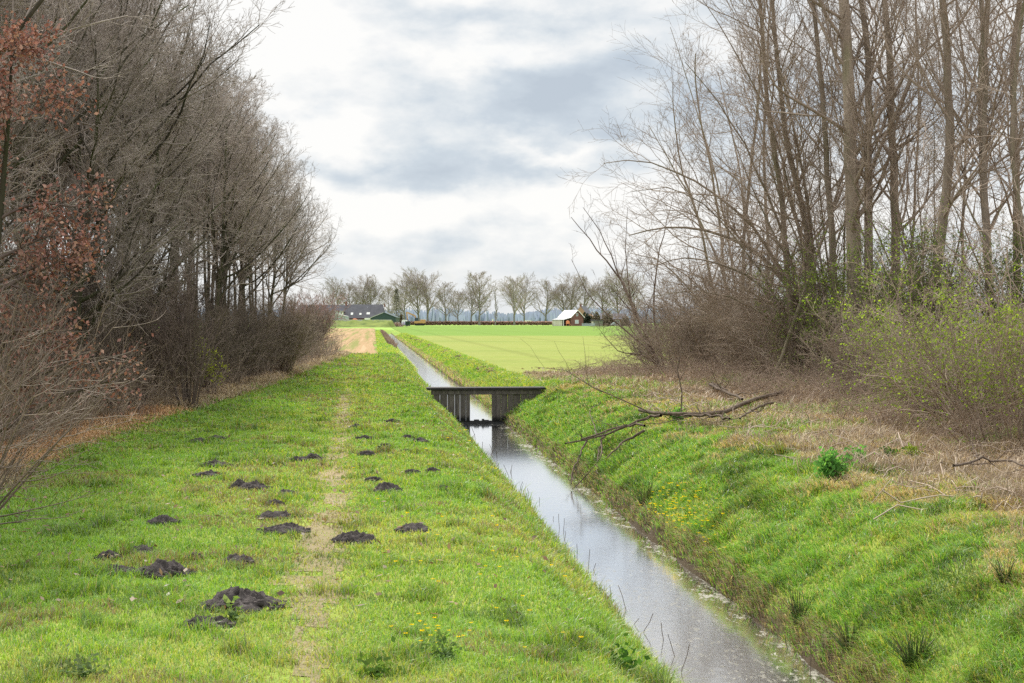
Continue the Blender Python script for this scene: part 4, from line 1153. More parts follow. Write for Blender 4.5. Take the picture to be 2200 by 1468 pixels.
    # bushes by the house
    for px, H, cols, lab in ((1262, 4.6, (.035, .05, .03), 'dark evergreen bush at the right corner of the cottage'), (1280, 5.2, (.20, .165, .11), 'brownish bushy tree behind the garden shed'), (1345, 3.5, (.16, .14, .10), 'brownish bush right of the silver car'), (1306, 5.6, (.22, .18, .13), 'taller brownish bushy tree in front of the low brick bungalow')):
        g = np.random.default_rng(px); n = 1500; Y = 535 if px != 1345 else 505
        d = nrm(g.normal(size=(n, 3))) * (g.random((n, 1)) ** .4); d[:, 2] = np.abs(d[:, 2]); d *= (1 + .5 * (fbm(d[:, 0] * 2.3 + 5, d[:, 1] * 2.3 + d[:, 2] * 3, 2)[:, None] - .5) * 2)
        c = d * np.array([H * .5, H * .4, H]) ; a = g.normal(size=(n, 3)) * .18; b = g.normal(size=(n, 3)) * .18
        V = np.stack([c - a, c - b, c + a, c + b], 1).reshape(-1, 3)
        r = thing('garden_bush', lab, 'bush', (at_x(px, Y), Y, 0))
        link('crown', mesh_np('bush_crown', V, np.arange(4 * n).reshape(-1, 4), None, M['needle'], np.repeat(np.array(cols) * g.uniform(.6, 1.4, (n, 1)), 4, 0)), r)
        link('stem', mesh_np('bush_stem', *tubes(np.array([[[0, 0, 0], [0, 0, H * .6]]]), np.array([[.15, .05]]), 5), None, M['bark_far']), r)


brick_house()

# ------------------------------------------------------------------ molehills
MOLES = [(512, 1306, 150, 58, 'largest molehill, twin-humped, left of the path in the foreground'), (440, 1343, 92, 20, 'low spread molehill just in front of the largest molehill'),
         (347, 1232, 106, 38, 'broad rounded molehill, second largest, left of the largest'), (243, 1228, 72, 20, 'flat molehill close to the left side of the second largest'),
         (230, 1202, 48, 14, 'small flat molehill behind the flat one left of the second largest'), (300, 1188, 54, 15, 'small lumpy molehill behind the second largest'),
         (415, 1200, 24, 9, 'tiny crumbly molehill between the second largest and the path'), (508, 1206, 62, 18, 'crumbly molehill behind the largest, towards the path'),
         (756, 1160, 88, 33, 'domed molehill close on the right of the path'), (888, 1138, 66, 18, 'low ragged molehill right of the domed one by the path'),
         (606, 1144, 92, 24, 'long sloping molehill left of the path with a trailing right end'), (588, 1114, 72, 22, 'molehill right behind the long sloping one'),
         (347, 1126, 58, 20, 'single rounded molehill alone on the left part of the lawn'), (512, 1048, 34, 20, 'small upright hump at the left of a pair'), (547, 1052, 58, 22, 'wider right half of the pair of humps'),
         (832, 1053, 54, 22, 'dark knobbly molehill right of the path, farther than the domed one'), (616, 1062, 36, 7, 'thin flat scrape of soil right of the pair of humps'),
         (450, 1024, 58, 16, 'front one of two molehills stacked in a row on the left lawn'), (461, 1002, 54, 16, 'rear one of two molehills stacked in a row on the left lawn'),
         (673, 989, 40, 17, 'compact molehill touching the left side of the path'), (641, 992, 34, 7, 'low smear of soil left of the compact molehill by the path'),
         (427, 952, 36, 9, 'left low molehill of the far pair on the left lawn'), (461, 944, 40, 10, 'right molehill of the far pair on the left lawn'),
         (767, 919, 28, 9, 'pale dry molehill, farthest one right of the path'), (783, 943, 30, 9, 'dark molehill just in front of the pale dry one'),
         (876, 940, 26, 10, 'left molehill of the far pair by the ditch edge'), (898, 948, 38, 12, 'right molehill of the far pair by the ditch edge'),
         (788, 978, 36, 7, 'low streak of soil right of the path'), (828, 960, 26, 6, 'faint low molehill between path and ditch'),
         (872, 971, 16, 7, 'tiny molehill below the far pair by the ditch edge'), (884, 1016, 24, 8, 'tiny molehill left of two specks near the ditch edge'), (928, 1012, 20, 8, 'tiny molehill right beside the ditch edge'),
         (953, 1052, 24, 10, 'small molehill nearest the ditch, right of the dark knobbly one'), (800, 1032, 32, 7, 'flat soil patch behind the dark knobbly molehill'), (588, 1082, 34, 8, 'flat soil patch behind the molehills left of the path'),
         (843, 905, 26, 7, 'faint flat molehill far off near the weir')]
mole_sites = []
def molehill(i, px, py, w, h, lab):
    x, y = gp(px, py, 0.02); g = np.random.default_rng(700 + i)
    rx = w / F * y / 2 * 1.08; hz = max((h - .13 * w) / F * y * .7, .025); ry = rx * .85
    y += ry * .3
    big = w > 80; nr, na = (16, 56) if big else (10, 30)
    V = [(0, 0, 0)]
    ph = g.random() * 99
    for j in range(1, nr + 1):
        q = j / nr
        for k in range(na):
            a = 2 * math.pi * k / na
            edge = 1 + .6 * (float(fbm(np.array(math.cos(a) * 1.6 + ph), np.array(math.sin(a) * 1.6 + ph), 3)) - .5) * 2
            V.append((math.cos(a) * rx * q * edge, math.sin(a) * ry * q * edge, 0))
    V = np.array(V)
    q = np.concatenate([[0], np.repeat(np.arange(1, nr + 1) / nr, na)])
    prof = np.clip(1 - q ** 2, 0, 1) ** .8
    if i == 0: hz *= .72
    if i == 0: prof = prof * (.62 + .55 * np.exp(-((V[:, 0] + .09) / .1) ** 2) + .42 * np.exp(-((V[:, 0] - .09) / .09) ** 2))
    n1 = fbm(V[:, 0] * 9 / max(rx * 3, .4) + ph, V[:, 1] * 9 / max(rx * 3, .4), 3) - .5
    cl = fbm(V[:, 0] * 38 + ph, V[:, 1] * 38 + ph, 3) - .5
    V[:, 2] = hz * prof * (1 + .9 * n1) + cl * .085 * (1 - q ** 4) * min(1, rx / .15) + .012 * (1 - q)
    V[q >= .999, 2] = -.04
    V[:, 2] += height(V[:, 0] + x, V[:, 1] + y) - gz(x, y) + .014 * (1 - q ** 3)
    tri = [(0, 1 + k, 1 + (k + 1) % na) for k in range(na)]
    qd = []
    for j in range(nr - 1):
        for k in range(na):
            a0 = 1 + j * na + k; a1 = 1 + j * na + (k + 1) % na; qd.append((a0, a0 + na, a1 + na, a1))
    # loose crumbs
    cv = []; cq = []; b0 = len(V)
    for c in range(16 + (90 if big else 30)):
        a = g.random() * 6.283; d = math.sqrt(g.random()) * 1.18; cx, cy = math.cos(a) * rx * d, math.sin(a) * ry * d
        s = g.uniform(.007, .022) * (1 if y < 15 else 1.4)
        t = max(0, 1 - d * d); zz = hz * t ** .8 * .95
        o = np.array([cx, cy, zz + s * .2])
        pts = g.normal(size=(8, 3)) * .15 + np.array([(-1, -1, -1), (1, -1, -1), (1, 1, -1), (-1, 1, -1), (-1, -1, 1), (1, -1, 1), (1, 1, 1), (-1, 1, 1)]) * .8
        n0 = b0 + len(cv); cv += list(o + pts * s)
        cq += [tuple(n0 + e for e in f) for f in [(3, 2, 1, 0), (4, 5, 6, 7), (0, 1, 5, 4), (1, 2, 6, 5), (2, 3, 7, 6), (3, 0, 4, 7)]]
    V = np.concatenate([V, np.array(cv)])
    o = link('molehill', mesh_np('molehill', V, qd + cq, tri, M['soil'], None, False), None, (x, y, gz(x, y)))
    tag(o, lab, 'molehill', 'molehills on the lawn')
    mole_sites.append((x, y, rx * 1.0, ry * 1.05))


for i, a in enumerate(MOLES): molehill(i, *a)

# ------------------------------------------------------------------ grass
def sample(n, y0, y1, u0, u1, power, rg):
    """points in the strip u0..u1, thinner with distance"""
    t = rg.random(n)
    if abs(power - 1) < 1e-6: Y = y0 * (y1 / y0) ** t
    else:
        e = 1 - power; Y = (y0 ** e + t * (y1 ** e - y0 ** e)) ** (1 / e)
    u = u0 + (u1 - u0) * rg.random(n)
    return u - S * Y, Y, u


def blades(name, X, Y, h, w, col, lean, mat, rg, label, cat, az=None, curve=1.0):
    n = len(X); Z = height(X, Y) - .008
    a = rg.random(n) * 2 * np.pi if az is None else az
    dx, dy = np.cos(a), np.sin(a)
    b = a + rg.normal(size=n) * .8 + np.pi / 2
    wx, wy = np.cos(b) * w / 2, np.sin(b) * w / 2
    ln = lean * h
    P0 = np.stack([X, Y, Z], -1); Wv = np.stack([wx, wy, 0 * wx], -1)
    mid = P0 + np.stack([dx * ln * .3 * curve, dy * ln * .3 * curve, h * .6], -1)
    tip = P0 + np.stack([dx * ln, dy * ln, h * np.sqrt(np.clip(1 - .45 * lean ** 2, .15, 1))], -1)
    V = np.stack([P0 - Wv, P0 + Wv, mid + Wv * .75, mid - Wv * .75, tip], 1).reshape(-1, 3)
    k = np.arange(n) * 5
    q = np.stack([k, k + 1, k + 2, k + 3], -1); t = np.stack([k + 3, k + 2, k + 4], -1)
    c = np.repeat(col[:, None], 5, 1).copy(); c[:, :2] *= .6; c[:, 4] *= 1.12  # shade between blades painted into the colour: dark feet, lighter tips
    o = link(name, mesh_np(name, V, q, t, mat, c.reshape(-1, 3)))
    return tag(o, label, cat, None, 'stuff')


def pick(cols, n, rg, jit=.2):
    cols = np.asarray(cols); return cols[rg.integers(0, len(cols), n)] * rg.uniform(1 - jit, 1 + jit, (n, 1))


def mixf(a, b, f): return a * (1 - f[:, None]) + b * f[:, None]


GREENS = [(.18, .35, .036), (.24, .405, .044), (.285, .435, .05), (.14, .295, .038)]
YELS = [(.41, .44, .085), (.45, .44, .12), (.37, .425, .075)]
STRAW = [(.50, .39, .22), (.43, .32, .18), (.56, .46, .29)]
BROWN_ = [(.34, .255, .175), (.26, .19, .13), (.43, .335, .235)]


def lawn():
    rg = np.random.default_rng(800); n = 620000
    X, Y, u = sample(n, 4.5, 76, -5.0, 2.25, 1.55, rg)
    nn = fbm(X * 1.4, Y * 1.4, 3); n2 = fbm(X * .35 + 5, Y * .35, 3); n3 = fbm(X * 5, Y * 5, 2)
    e = u - lawn_edge(Y) + (nn - .5) * 1.4
    keep = (rg.random(n) < sstep(-.5, .35, e)) & (np.abs(X / Y) < .42)
    pc = np.interp(Y, [4, 6.7, 10.6, 14.5, 33, 36], [-.36, -.36, -.40, -.42, -.66, -.72])
    pc = pc + (fbm(Y * .45, Y * 0 + 8, 2) - .5) * .22
    pd = np.abs(u - pc) + (nn - .5) * .34
    onp = (1 - sstep(.02, .27, pd)) * (1 - .75 * sstep(26, 40, Y)) * (.55 + .9 * (n2 - .3))
    pn = sstep(.45, .62, fbm(Y * .9, u * 2.5 + 4, 3))
    keep &= rg.random(n) > onp * (.25 + .45 * pn)
    for mx, my, rx, ry in mole_sites: keep &= ((X - mx) / rx) ** 2 + ((Y - my) / ry) ** 2 > .9
    X, Y, u, nn, n2, n3, onp = [a[keep] for a in (X, Y, u, nn, n2, n3, onp)]; n = len(X)
    tuft = sstep(.52, .75, n3 * .5 + nn * .5)
    h = (.022 + .034 * rg.random(n)) * (1 + 1.1 * tuft) * (1 - .5 * onp)
    edge = sstep(1.2, 1.9, u); h = h * (1 + .7 * edge * (1 - sstep(20, 36, Y)))
    h = h * (1 + .2 * sstep(20, 50, Y))
    w = np.maximum(.0035, .00062 * Y) * rg.uniform(.7, 1.4, n)
    dry = np.clip(sstep(.40, .62, n2 * .6 + nn * .4) * .62 * sstep(-3.6, -1.2, u) + .34 * np.exp(-((u + .4) / .7) ** 2) + onp * .7 + (u > 1.35) * (n3 > .52) * .25, 0, 1)
    dry *= 1 - .6 * tuft
    col = mixf(pick(GREENS, n, rg), pick(YELS, n, rg), (rg.random(n) < dry * .8).astype(float))
    st = rg.random(n) < (.04 + .12 * onp + .10 * dry)
    col[st] = pick([(.36, .30, .19), (.30, .245, .16), (.42, .36, .25)], st.sum(), rg)
    dk = sstep(.56, .7, fbm(X * 2.2 + 9, Y * 2.2, 3)); col = col * (1 - .36 * dk * (rg.random(n) < .8))[:, None]
    br_ = (fbm(X * 1.1 + 77, Y * 1.1, 3) > .60) & (rg.random(n) < .5); col[br_] = pick([(.30, .24, .12), (.24, .2, .09)], br_.sum(), rg)
    big_ = sstep(.66, .74, fbm(X * 3.6 + 40, Y * 3.6 + 13, 2)); h = h * (1 + .9 * big_); col = col * (1 - .22 * big_[:, None])
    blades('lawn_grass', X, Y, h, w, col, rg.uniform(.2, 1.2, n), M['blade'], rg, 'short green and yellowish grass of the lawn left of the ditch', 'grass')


lawn()


def bank():
    rg = np.random.default_rng(801); n = 560000
    X, Y, u = sample(n, 5.5, 44, 3.32, 7.6, 1.5, rg)
    nn = fbm(X * 1.5 + 3, Y * 1.5, 3); n3 = fbm(X * 3.6, Y * 3.6 + 8, 3); n2 = fbm(X * .6, Y * .6 + 4, 3)
    keep = (np.abs(X / Y) < .42) & (rg.random(n) < 1 - .9 * sstep(5.8, 7.6, u + (nn - .5) * 3.4)) & (rg.random(n) < .1 + 1.7 * n3) & ~((Y > WEIR_Y - .12) & (Y < WEIR_Y + .6) & (u < 4.42))
    X, Y, u, nn, n2, n3 = [a[keep] for a in (X, Y, u, nn, n2, n3)]; n = len(X)
    tuft = sstep(.45, .72, n3)
    h = (.035 + .05 * rg.random(n)) * (1 + .75 * tuft)
    big_ = sstep(.62, .70, fbm(X * 2.9 + 140, Y * 2.9 + 13, 2)); h = h * (1 + .45 * big_)
    h *= np.where(u < 3.6, 1.1, 1)
    w = np.maximum(.0042, .00062 * Y) * rg.uniform(.7, 1.4, n)
    dry = sstep(.5, .72, nn * .4 + n2 * .6) * .5 + .55 * sstep(4.6, 6.2, u + (nn - .5) * 2)
    G2 = [(.17, .36, .05), (.22, .415, .055), (.275, .46, .06), (.14, .30, .052)]
    col = mixf(pick(G2, n, rg), pick(YELS, n, rg), (rg.random(n) < dry * .5 + .12).astype(float))
    st = rg.random(n) < .07 + .55 * sstep(5.0, 6.4, u + (n2 - .5) * 3)
    col[st] = pick(STRAW, st.sum(), rg)
    dk = sstep(.54, .66, fbm(X * 1.9 + 29, Y * 1.9, 3)); col = col * (1 - .5 * dk * (rg.random(n) < .8))[:, None]
    sp_ = sstep(.50, .58, fbm(X * 1.3 + 61, Y * 1.3, 3)) * sstep(4.0, 4.8, u); q_ = rg.random(n) < sp_ * .8; col[q_] = pick(STRAW, q_.sum(), rg)
    br = (u < 3.5) & (rg.random(n) < .5); col[br] = pick(BROWN_, br.sum(), rg) * .8
    # tussocks fall outwards and down the slope
    az = (fbm(X * 2.5, Y * 2.5, 2) * 4 * np.pi) + rg.normal(size=n) * 1.3
    az = np.where(rg.random(n) < np.where(u < 3.6, .9, .45), np.pi + rg.normal(size=n) * .7, az)
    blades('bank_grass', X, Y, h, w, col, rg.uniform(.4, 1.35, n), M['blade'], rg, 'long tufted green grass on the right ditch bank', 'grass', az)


bank()


def far_grass():
    rg = np.random.default_rng(802)
    # bank of the far ditch and left edge, coarse tufts
    n = 60000
    X, Y, u = sample(n, 37, 230, 3.35, 5.0, 1.3, rg)
    X2, Y2, u2 = sample(n // 2, 74, 280, .2, 2.2, 1.3, rg)
    X = np.concatenate([X, X2]); Y = np.concatenate([Y, Y2]); u = np.concatenate([u, u2]); n = len(X)
    nn = fbm(X * .8, Y * .4, 3)
    h = (.10 + .14 * rg.random(n)) * (.5 + nn); w = .0007 * Y * rg.uniform(.7, 1.3, n)
    col = mixf(pick(GREENS, n, rg), pick(YELS, n, rg), (rg.random(n) < .35 * (nn > .5) + .15).astype(float))
    br = (u > 3) & (u < 3.6) & (rg.random(n) < .6); col[br] = pick(BROWN_, br.sum(), rg)
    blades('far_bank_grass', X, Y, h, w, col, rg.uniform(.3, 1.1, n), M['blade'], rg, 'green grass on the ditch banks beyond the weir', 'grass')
    # dry grass: left wood fringe
    n = 60000
    X, Y, u = sample(n, 9, 76, -2.4, .7, 1.3, rg)
    e = lawn_edge(Y) + u * .55 - .1; X = e - S * Y
    k = np.abs(X / Y) < .42; X, Y, u = X[k], Y[k], u[k]; n = len(X)
    nn = fbm(X * .9, Y * .9 + 50, 3)
    h = (.07 + .22 * rg.random(n) * nn * 1.7) * (1 - .5 * sstep(.1, .7, u)); w = np.maximum(.0035, .0006 * Y) * rg.uniform(.7, 1.3, n)
    col = mixf(pick(BROWN_, n, rg), pick(STRAW, n, rg), (rg.random(n) < .4).astype(float))
    orange = (Y > 16) & (Y < 27) & (u > -1.6); col[orange] = pick([(.58, .35, .18), (.50, .29, .15), (.64, .44, .25)], orange.sum(), rg)
    h[orange] *= .55
    blades('dead_grass', X, Y, h, w, col, rg.uniform(.5, 1.35, n), M['dry_blade'], rg, 'dry tan grass and dead bracken fringing the left wood', 'dead grass')
    # dry grass: right top of the bank
    n = 170000
    X, Y, u = sample(n, 9, 54, 4.7, 10.0, 1.4, rg)
    nn = fbm(X * 1.3 + 7, Y * 1.3, 3); n2 = fbm(X * .5, Y * .5 + 21, 3)
    keep = (np.abs(X / Y) < .42) & (rg.random(n) < sstep(5.0, 6.6, u + (nn - .5) * 3.4)) & ~((Y > 43) & (u < 5.2))
    X, Y, u, nn, n2 = [a[keep] for a in (X, Y, u, nn, n2)]; n = len(X)
    h = (.05 + .22 * rg.random(n) ** 1.5 * (.4 + nn)) * (1 + 1.0 * sstep(7.2, 8.6, u)); w = np.maximum(.0035, .0006 * Y) * rg.uniform(.6, 1.3, n)
    col = mixf(pick(BROWN_, n, rg), pick(STRAW, n, rg), (rg.random(n) < .55 * sstep(.35, .6, n2)).astype(float))
    gr = rg.random(n) < .5 * sstep(.46, .6, n2); col[gr] = pick(GREENS, gr.sum(), rg)
    blades('withered_grass', X, Y, h, w, col, rg.uniform(.6, 1.4, n), M['dry_blade'], rg, 'withered brown and straw-coloured grass in front of the right thicket', 'dead grass')
    # straw lying on the path
    n = 7000; Y = 5.5 * (34 / 5.5) ** rg.random(n); Y = Y[fbm(Y * 1.3, Y * 0 + 6, 3) + .25 * rg.random(n) > .66]; n = len(Y); u = np.interp(Y, [4, 6.7, 10.6, 14.5, 33, 36], [-.36, -.36, -.40, -.42, -.66, -.72]) + (fbm(Y * .45, Y * 0 + 8, 2) - .5) * .22 + rg.normal(size=n) * .12
    X = u - S * Y
    blades('path_straw', X, Y, rg.uniform(.015, .04, n), np.maximum(.004, .0005 * Y), pick([(.28, .235, .16), (.22, .185, .12), (.33, .28, .2)], n, rg), rg.uniform(1.3, 1.4, n) * 1.5, M['dry_blade'], rg, 'short dry straw trodden on the footpath', 'straw')
    # reeds on far left bank
    n = 3600; Y = rg.uniform(105, 235, n); u = 1.0 + rg.random(n) * .65; X = u - S * Y
    blades('dead_reeds', X, Y, rg.uniform(.25, .65, n), .0008 * Y, pick([(.22, .15, .12), (.17, .115, .095), (.28, .20, .15)], n, rg), rg.uniform(.05, .5, n), M['dry_blade'], rg, 'strip of brown dead reeds on the left bank of the far ditch', 'reeds')
    # dead leaves
    n = 5200; Y = 8 * (60 / 8) ** rg.random(n); u = rg.choice([0, 1, 2], n, p=[.3, .5, .2]); u = np.where(u == 0, lawn_edge(Y) + rg.normal(size=n) * .7, np.where(u == 1, 6.0 + rg.random(n) * 3, -4 + 6 * rg.random(n)))
    X = u - S * Y; k = np.abs(X / Y) < .4; X, Y = X[k], Y[k]; n = len(X)
    s = np.maximum(.03, .0011 * Y) * rg.uniform(.6, 1.2, n); c = np.stack([X, Y, height(X, Y) + .03 + .03 * rg.random(n)], -1)
    d = nrm(rg.normal(size=(n, 3)) * np.array([1, 1, .35])) * s[:, None]; r = nrm(np.cross(d, rg.normal(size=(n, 3)) * .3 + np.array([0, 0, 1]))) * s[:, None] * .5
    V = np.stack([c - d, c + r, c + d, c - r], 1).reshape(-1, 3)
    col = pick([(.20, .12, .07), (.14, .085, .055), (.28, .19, .12)], n, rg)
    tag(link('fallen_leaves', mesh_np('fallen_leaves', V, np.arange(4 * n).reshape(-1, 4), None, M['dry_leaf'], np.repeat(col, 4, 0))), 'scattered brown dead leaves on the grass and under the thickets', 'leaves', None, 'stuff')
    # soil clods along the ploughed edge
    n = 2600; Y = 42 * (190 / 42) ** rg.random(n); kk = fbm(Y * .35, Y * 0 + 3, 3); k = kk > .47; Y = Y[k]; n = len(Y)
    X = 4.42 + rg.normal(size=n) * .1 - S * Y; s = rg.uniform(.06, .12, n) * (1 + Y / 500)
    c = np.stack([X, Y, height(X, Y) + s * .35], -1); cube = np.array([(-1, -1, -1), (1, -1, -1), (1, 1, -1), (-1, 1, -1), (-1, -1, 1), (1, -1, 1), (1, 1, 1), (-1, 1, 1)]) * .7
    V = c[:, None] + (cube[None] + rg.normal(size=(n, 8, 3)) * .3) * s[:, None, None] * np.array([1.3, 1, .7]); 
    fq = np.array([(3, 2, 1, 0), (4, 5, 6, 7), (0, 1, 5, 4), (1, 2, 6, 5), (2, 3, 7, 6), (3, 0, 4, 7)]); q = (np.arange(n)[:, None, None] * 8 + fq[None]).reshape(-1, 4)
    tag(link('soil_clods', mesh_np('soil_clods', V.reshape(-1, 3), q, None, mottled('clod_soil', (.10, .065, .045), (.19, .13, .09), 8, .95, .1, .5))), 'line of brown soil clods along the field edge beyond the weir', 'soil', None, 'stuff')


far_grass()


def brambles():
    rg = np.random.default_rng(810); n = 3600
    X, Y, u = sample(n, 17, 55, 7.0, 10.5, 1.1, rg)
    k = (np.abs(X / Y) < .40) & (rg.random(n) < sstep(6.6, 8.4, u)); X, Y, u = X[k], Y[k], u[k]; n = len(X)
    K = 7; P = np.zeros((n, K, 3)); P[:, 0] = np.stack([X, Y, height(X, Y) - .02], -1)
    a = rg.random(n) * 6.283; d = nrm(np.stack([np.cos(a) * .5, np.sin(a) * .5, np.ones(n)], -1)); L = rg.uniform(.4, 1.7, n) * (.5 + .5 * sstep(7, 8.8, u))
    out = np.stack([np.cos(a), np.sin(a), 0 * a], -1)
    for j in range(1, K):
        d = nrm(d + out * .16 + np.array([0, 0, -.24]) * (j / K) * 2 + rg.normal(size=(n, 3)) * .13); P[:, j] = P[:, j - 1] + d * (L / (K - 1))[:, None]
    gz_ = height(P[..., 0], P[..., 1]) + .02; P[..., 2] = np.maximum(P[..., 2], gz_)
    R = np.repeat((np.maximum(.004, .00013 * Y))[:, None], K, 1) * np.linspace(1.1, .5, K)
    l2, r2 = spawn(P, R, 5, .2, 1, lambda p, t: p * .35, (30, 70), 4, 0, .2, .7, .01, .5, rg=rg, rmin=.003)
    V, q = join([tubes(P, R, 3), tubes(l2, r2, 3)])
    tag(link('bramble_undergrowth', mesh_np('bramble_undergrowth', V, q, None, mottled('bramble_cane', (.20, .145, .11), (.42, .32, .25), 1.5, .8, .2, 0))), 'tangle of dead brown bramble canes along the foot of the right thicket', 'undergrowth', None, 'stuff')
    m = 620; Xs, Ys, us = sample(m, 12, 46, 5.2, 8.6, 1.2, rg); k = np.abs(Xs / Ys) < .4; Xs, Ys = Xs[k], Ys[k]; m = len(Xs)
    a = rg.random(m) * 6.283; Ls = rg.uniform(.15, .9, m) ** 1.3; Q = np.zeros((m, 5, 3))
    for j in range(5):
        a = a + rg.normal(size=m) * .22; Q[:, j, :2] = (Q[:, j - 1, :2] if j else np.stack([Xs, Ys], -1)) + (np.stack([np.cos(a), np.sin(a)], -1) * (Ls / 4)[:, None] if j else 0)
        Q[:, j, 2] = height(Q[:, j, 0], Q[:, j, 1]) + .04 + .05 * rg.random(m) + rg.random(m) ** 4 * .25 * j / 4
    tag(link('broken_twigs', mesh_np('broken_twigs', *tubes(Q, np.repeat((np.maximum(.004, .00022 * Ys) * rg.uniform(.7, 1.6, m))[:, None], 5, 1), 4), None, M['twig_tan'])), 'broken dry twigs strewn over the withered grass of the right bank top', 'twigs', None, 'stuff')
    n = 2600
    X, Y, u = sample(n, 18, 74, -2.6, -.2, 1.1, rg); X = lawn_edge(Y) + u - S * Y
    k = (np.abs(X / Y) < .40); X, Y = X[k], Y[k]; n = len(X)
    P = np.zeros((n, K, 3)); P[:, 0] = np.stack([X, Y, height(X, Y) - .02], -1)
    a = rg.random(n) * 6.283; d = nrm(np.stack([np.cos(a) * .4, np.sin(a) * .4, np.ones(n)], -1)); L = rg.uniform(.4, 1.5, n)
    for j in range(1, K):
        d = nrm(d + rg.normal(size=(n, 3)) * .15 + np.array([0, 0, -.04])); P[:, j] = P[:, j - 1] + d * (L / (K - 1))[:, None]
    R = np.repeat((np.maximum(.004, .00013 * Y))[:, None], K, 1) * np.linspace(1.1, .5, K)
    l2, r2 = spawn(P, R, 5, .2, 1, lambda p, t: p * .35, (30, 60), 4, .05, .15, .7, .01, .5, rg=rg, rmin=.003)
    V, q = join([tubes(P, R, 3), tubes(l2, r2, 3)])
    tag(link('twiggy_undergrowth', mesh_np('twiggy_undergrowth', V, q, None, M['twig_shrub'])), 'low twiggy undergrowth along the foot of the left wood', 'undergrowth', None, 'stuff')


brambles()

# ------------------------------------------------------------------ fallen branches, herbs, rushes, flowers
def fallen(name, lab, lines, seed, n=(5, 4)):
    g = np.random.default_rng(seed); K = 12; PP = []; RR = []
    for pts, w0, w1 in lines:
        P = np.array([wp(px, py, min(Y, hit(px, py, .2)[1])) for px, py, Y in pts]); PP.append(path_pts(P, K, g, .012)); Ym = np.mean([p[2] for p in pts])
        RR.append(np.linspace(w0, w1, K) * .75 / 2 / F * Ym)
    PP = np.array(PP); RR = np.array(RR); r = PP[0, 0].copy(); r[2] = gz(r[0], r[1])
    root = thing(name, lab, 'branch', tuple(r))
    st = tubes(PP - r, RR, 7)
    l2, r2 = spawn(PP - r, RR, n[0], .2, 1, lambda p, t: p * .16, (30, 70), 5, .0, .2, .5, .012, .3, rg=g, rmin=.003)
    l3, r3 = spawn(l2, r2, n[1], .2, 1, lambda p, t: p * .45, (30, 60), 4, .0, .2, .7, .006, .4, rg=g, rmin=.0025)
    if len(lines) < 4:
        bpy.data.objects.remove(root)
        tag(link(name, mesh_np(name, *join([st, tubes(l2, r2, 4), tubes(l3, r3, 3)]), None, M['dead_wood'], None, True), None, tuple(r)), lab, 'branch'); return
    link('bough', mesh_np('fallen_bough', *st, None, M['dead_wood'], None, True), root)
    link('twigs', mesh_np('fallen_twigs', *join([tubes(l2, r2, 4), tubes(l3, r3, 3)]), None, M['dead_wood'], None, True), root)


fallen('fallen_branch', 'long dark forked fallen branch from the right thicket down the bank over the water',
       [([(1730, 822, 31), (1665, 848, 29.8), (1600, 866, 28.4), (1560, 888, 27.2), (1500, 897, 26.6), (1430, 893, 26.2), (1374, 881, 26.0)], 13, 9),
        ([(1420, 893, 26.2), (1395, 890, 25.9), (1370, 912, 25.2), (1340, 918, 24.7), (1300, 938, 24.0), (1262, 941, 23.4), (1214, 953, 22.8)], 9, 4),
        ([(1385, 915, 25.3), (1365, 912, 25.1), (1330, 918, 24.4), (1290, 932, 23.7), (1250, 944, 23.2)], 7, 4),
        ([(1295, 940, 23.8), (1290, 985, 23.2), (1270, 1010, 22.9), (1236, 1048, 22.4)], 6, 3), ([(1262, 941, 23.4), (1245, 985, 22.9), (1232, 1000, 22.7), (1228, 1040, 22.3)], 6, 3),
        ([(1300, 938, 23.8), (1288, 970, 23.3), (1278, 1008, 22.8), (1285, 1018, 22.7)], 6, 3),
        ([(1385, 925, 24.9), (1350, 945, 24.3), (1320, 968, 23.7), (1305, 985, 23.4)], 8, 3), ([(1568, 900, 26.2), (1540, 894, 26.4), (1470, 894, 26.3)], 6, 7),
        ([(1660, 866, 28.5), (1620, 878, 27.6), (1590, 900, 26.6)], 7, 4), ([(1290, 865, 27.5), (1265, 880, 26), (1275, 915, 24.5), (1283, 935, 23.8)], 2, 3)], 901)
fallen('fallen_stick', 'short dark broken stick lying behind the long fallen branch', [([(1525, 826, 33.5), (1560, 842, 31.5), (1595, 858, 29.8)], 9, 6), ([(1530, 822, 33), (1562, 838, 31.5)], 5, 3)], 902)
fallen('fallen_stick', 'crooked dead stick on the withered grass at the right edge', [([(2050, 1001, 16.8), (2085, 990, 17.2), (2120, 986, 17.4), (2160, 992, 17.2), (2210, 1004, 16.8)], 7, 4), ([(2105, 988, 17.3), (2090, 960, 17.4), (2080, 950, 17.5)], 4, 2)], 903)


def herb(px, py, w, h, lab, cols, seed, n=420, z=.05, name='leafy_herb', ls=.045):
    x, y = hit(px, py); g = np.random.default_rng(seed); R = w / 2 / F * y; Hh = h / F * y
    r = thing(name, lab, 'plant', (x, y, gz(x, y)))
    m = 26; P = np.zeros((m, 5, 3)); a = g.random(m) * 6.283; tl = g.random(m) ** .7 * R * 1.5 * (.6 + .4 * np.cos(3 * a + seed))
    for k in range(5): P[:, k] = np.stack([np.cos(a) * tl * k / 4, np.sin(a) * tl * k / 4, Hh * (k / 4) ** .8 * g.uniform(.6, 1, m)], -1)
    link('stems', mesh_np('herb_stems', *tubes(P, np.full((m, 5), .004), 4), None, flat('herb_stem', (.10, .17, .05)), None, True), r)
    V, q, c = leaf_cards(P, n, ls, cols, g, .1, .045)
    link('leaves', mesh_np('herb_leaves', V, q, None, M['leaf'], c), r)


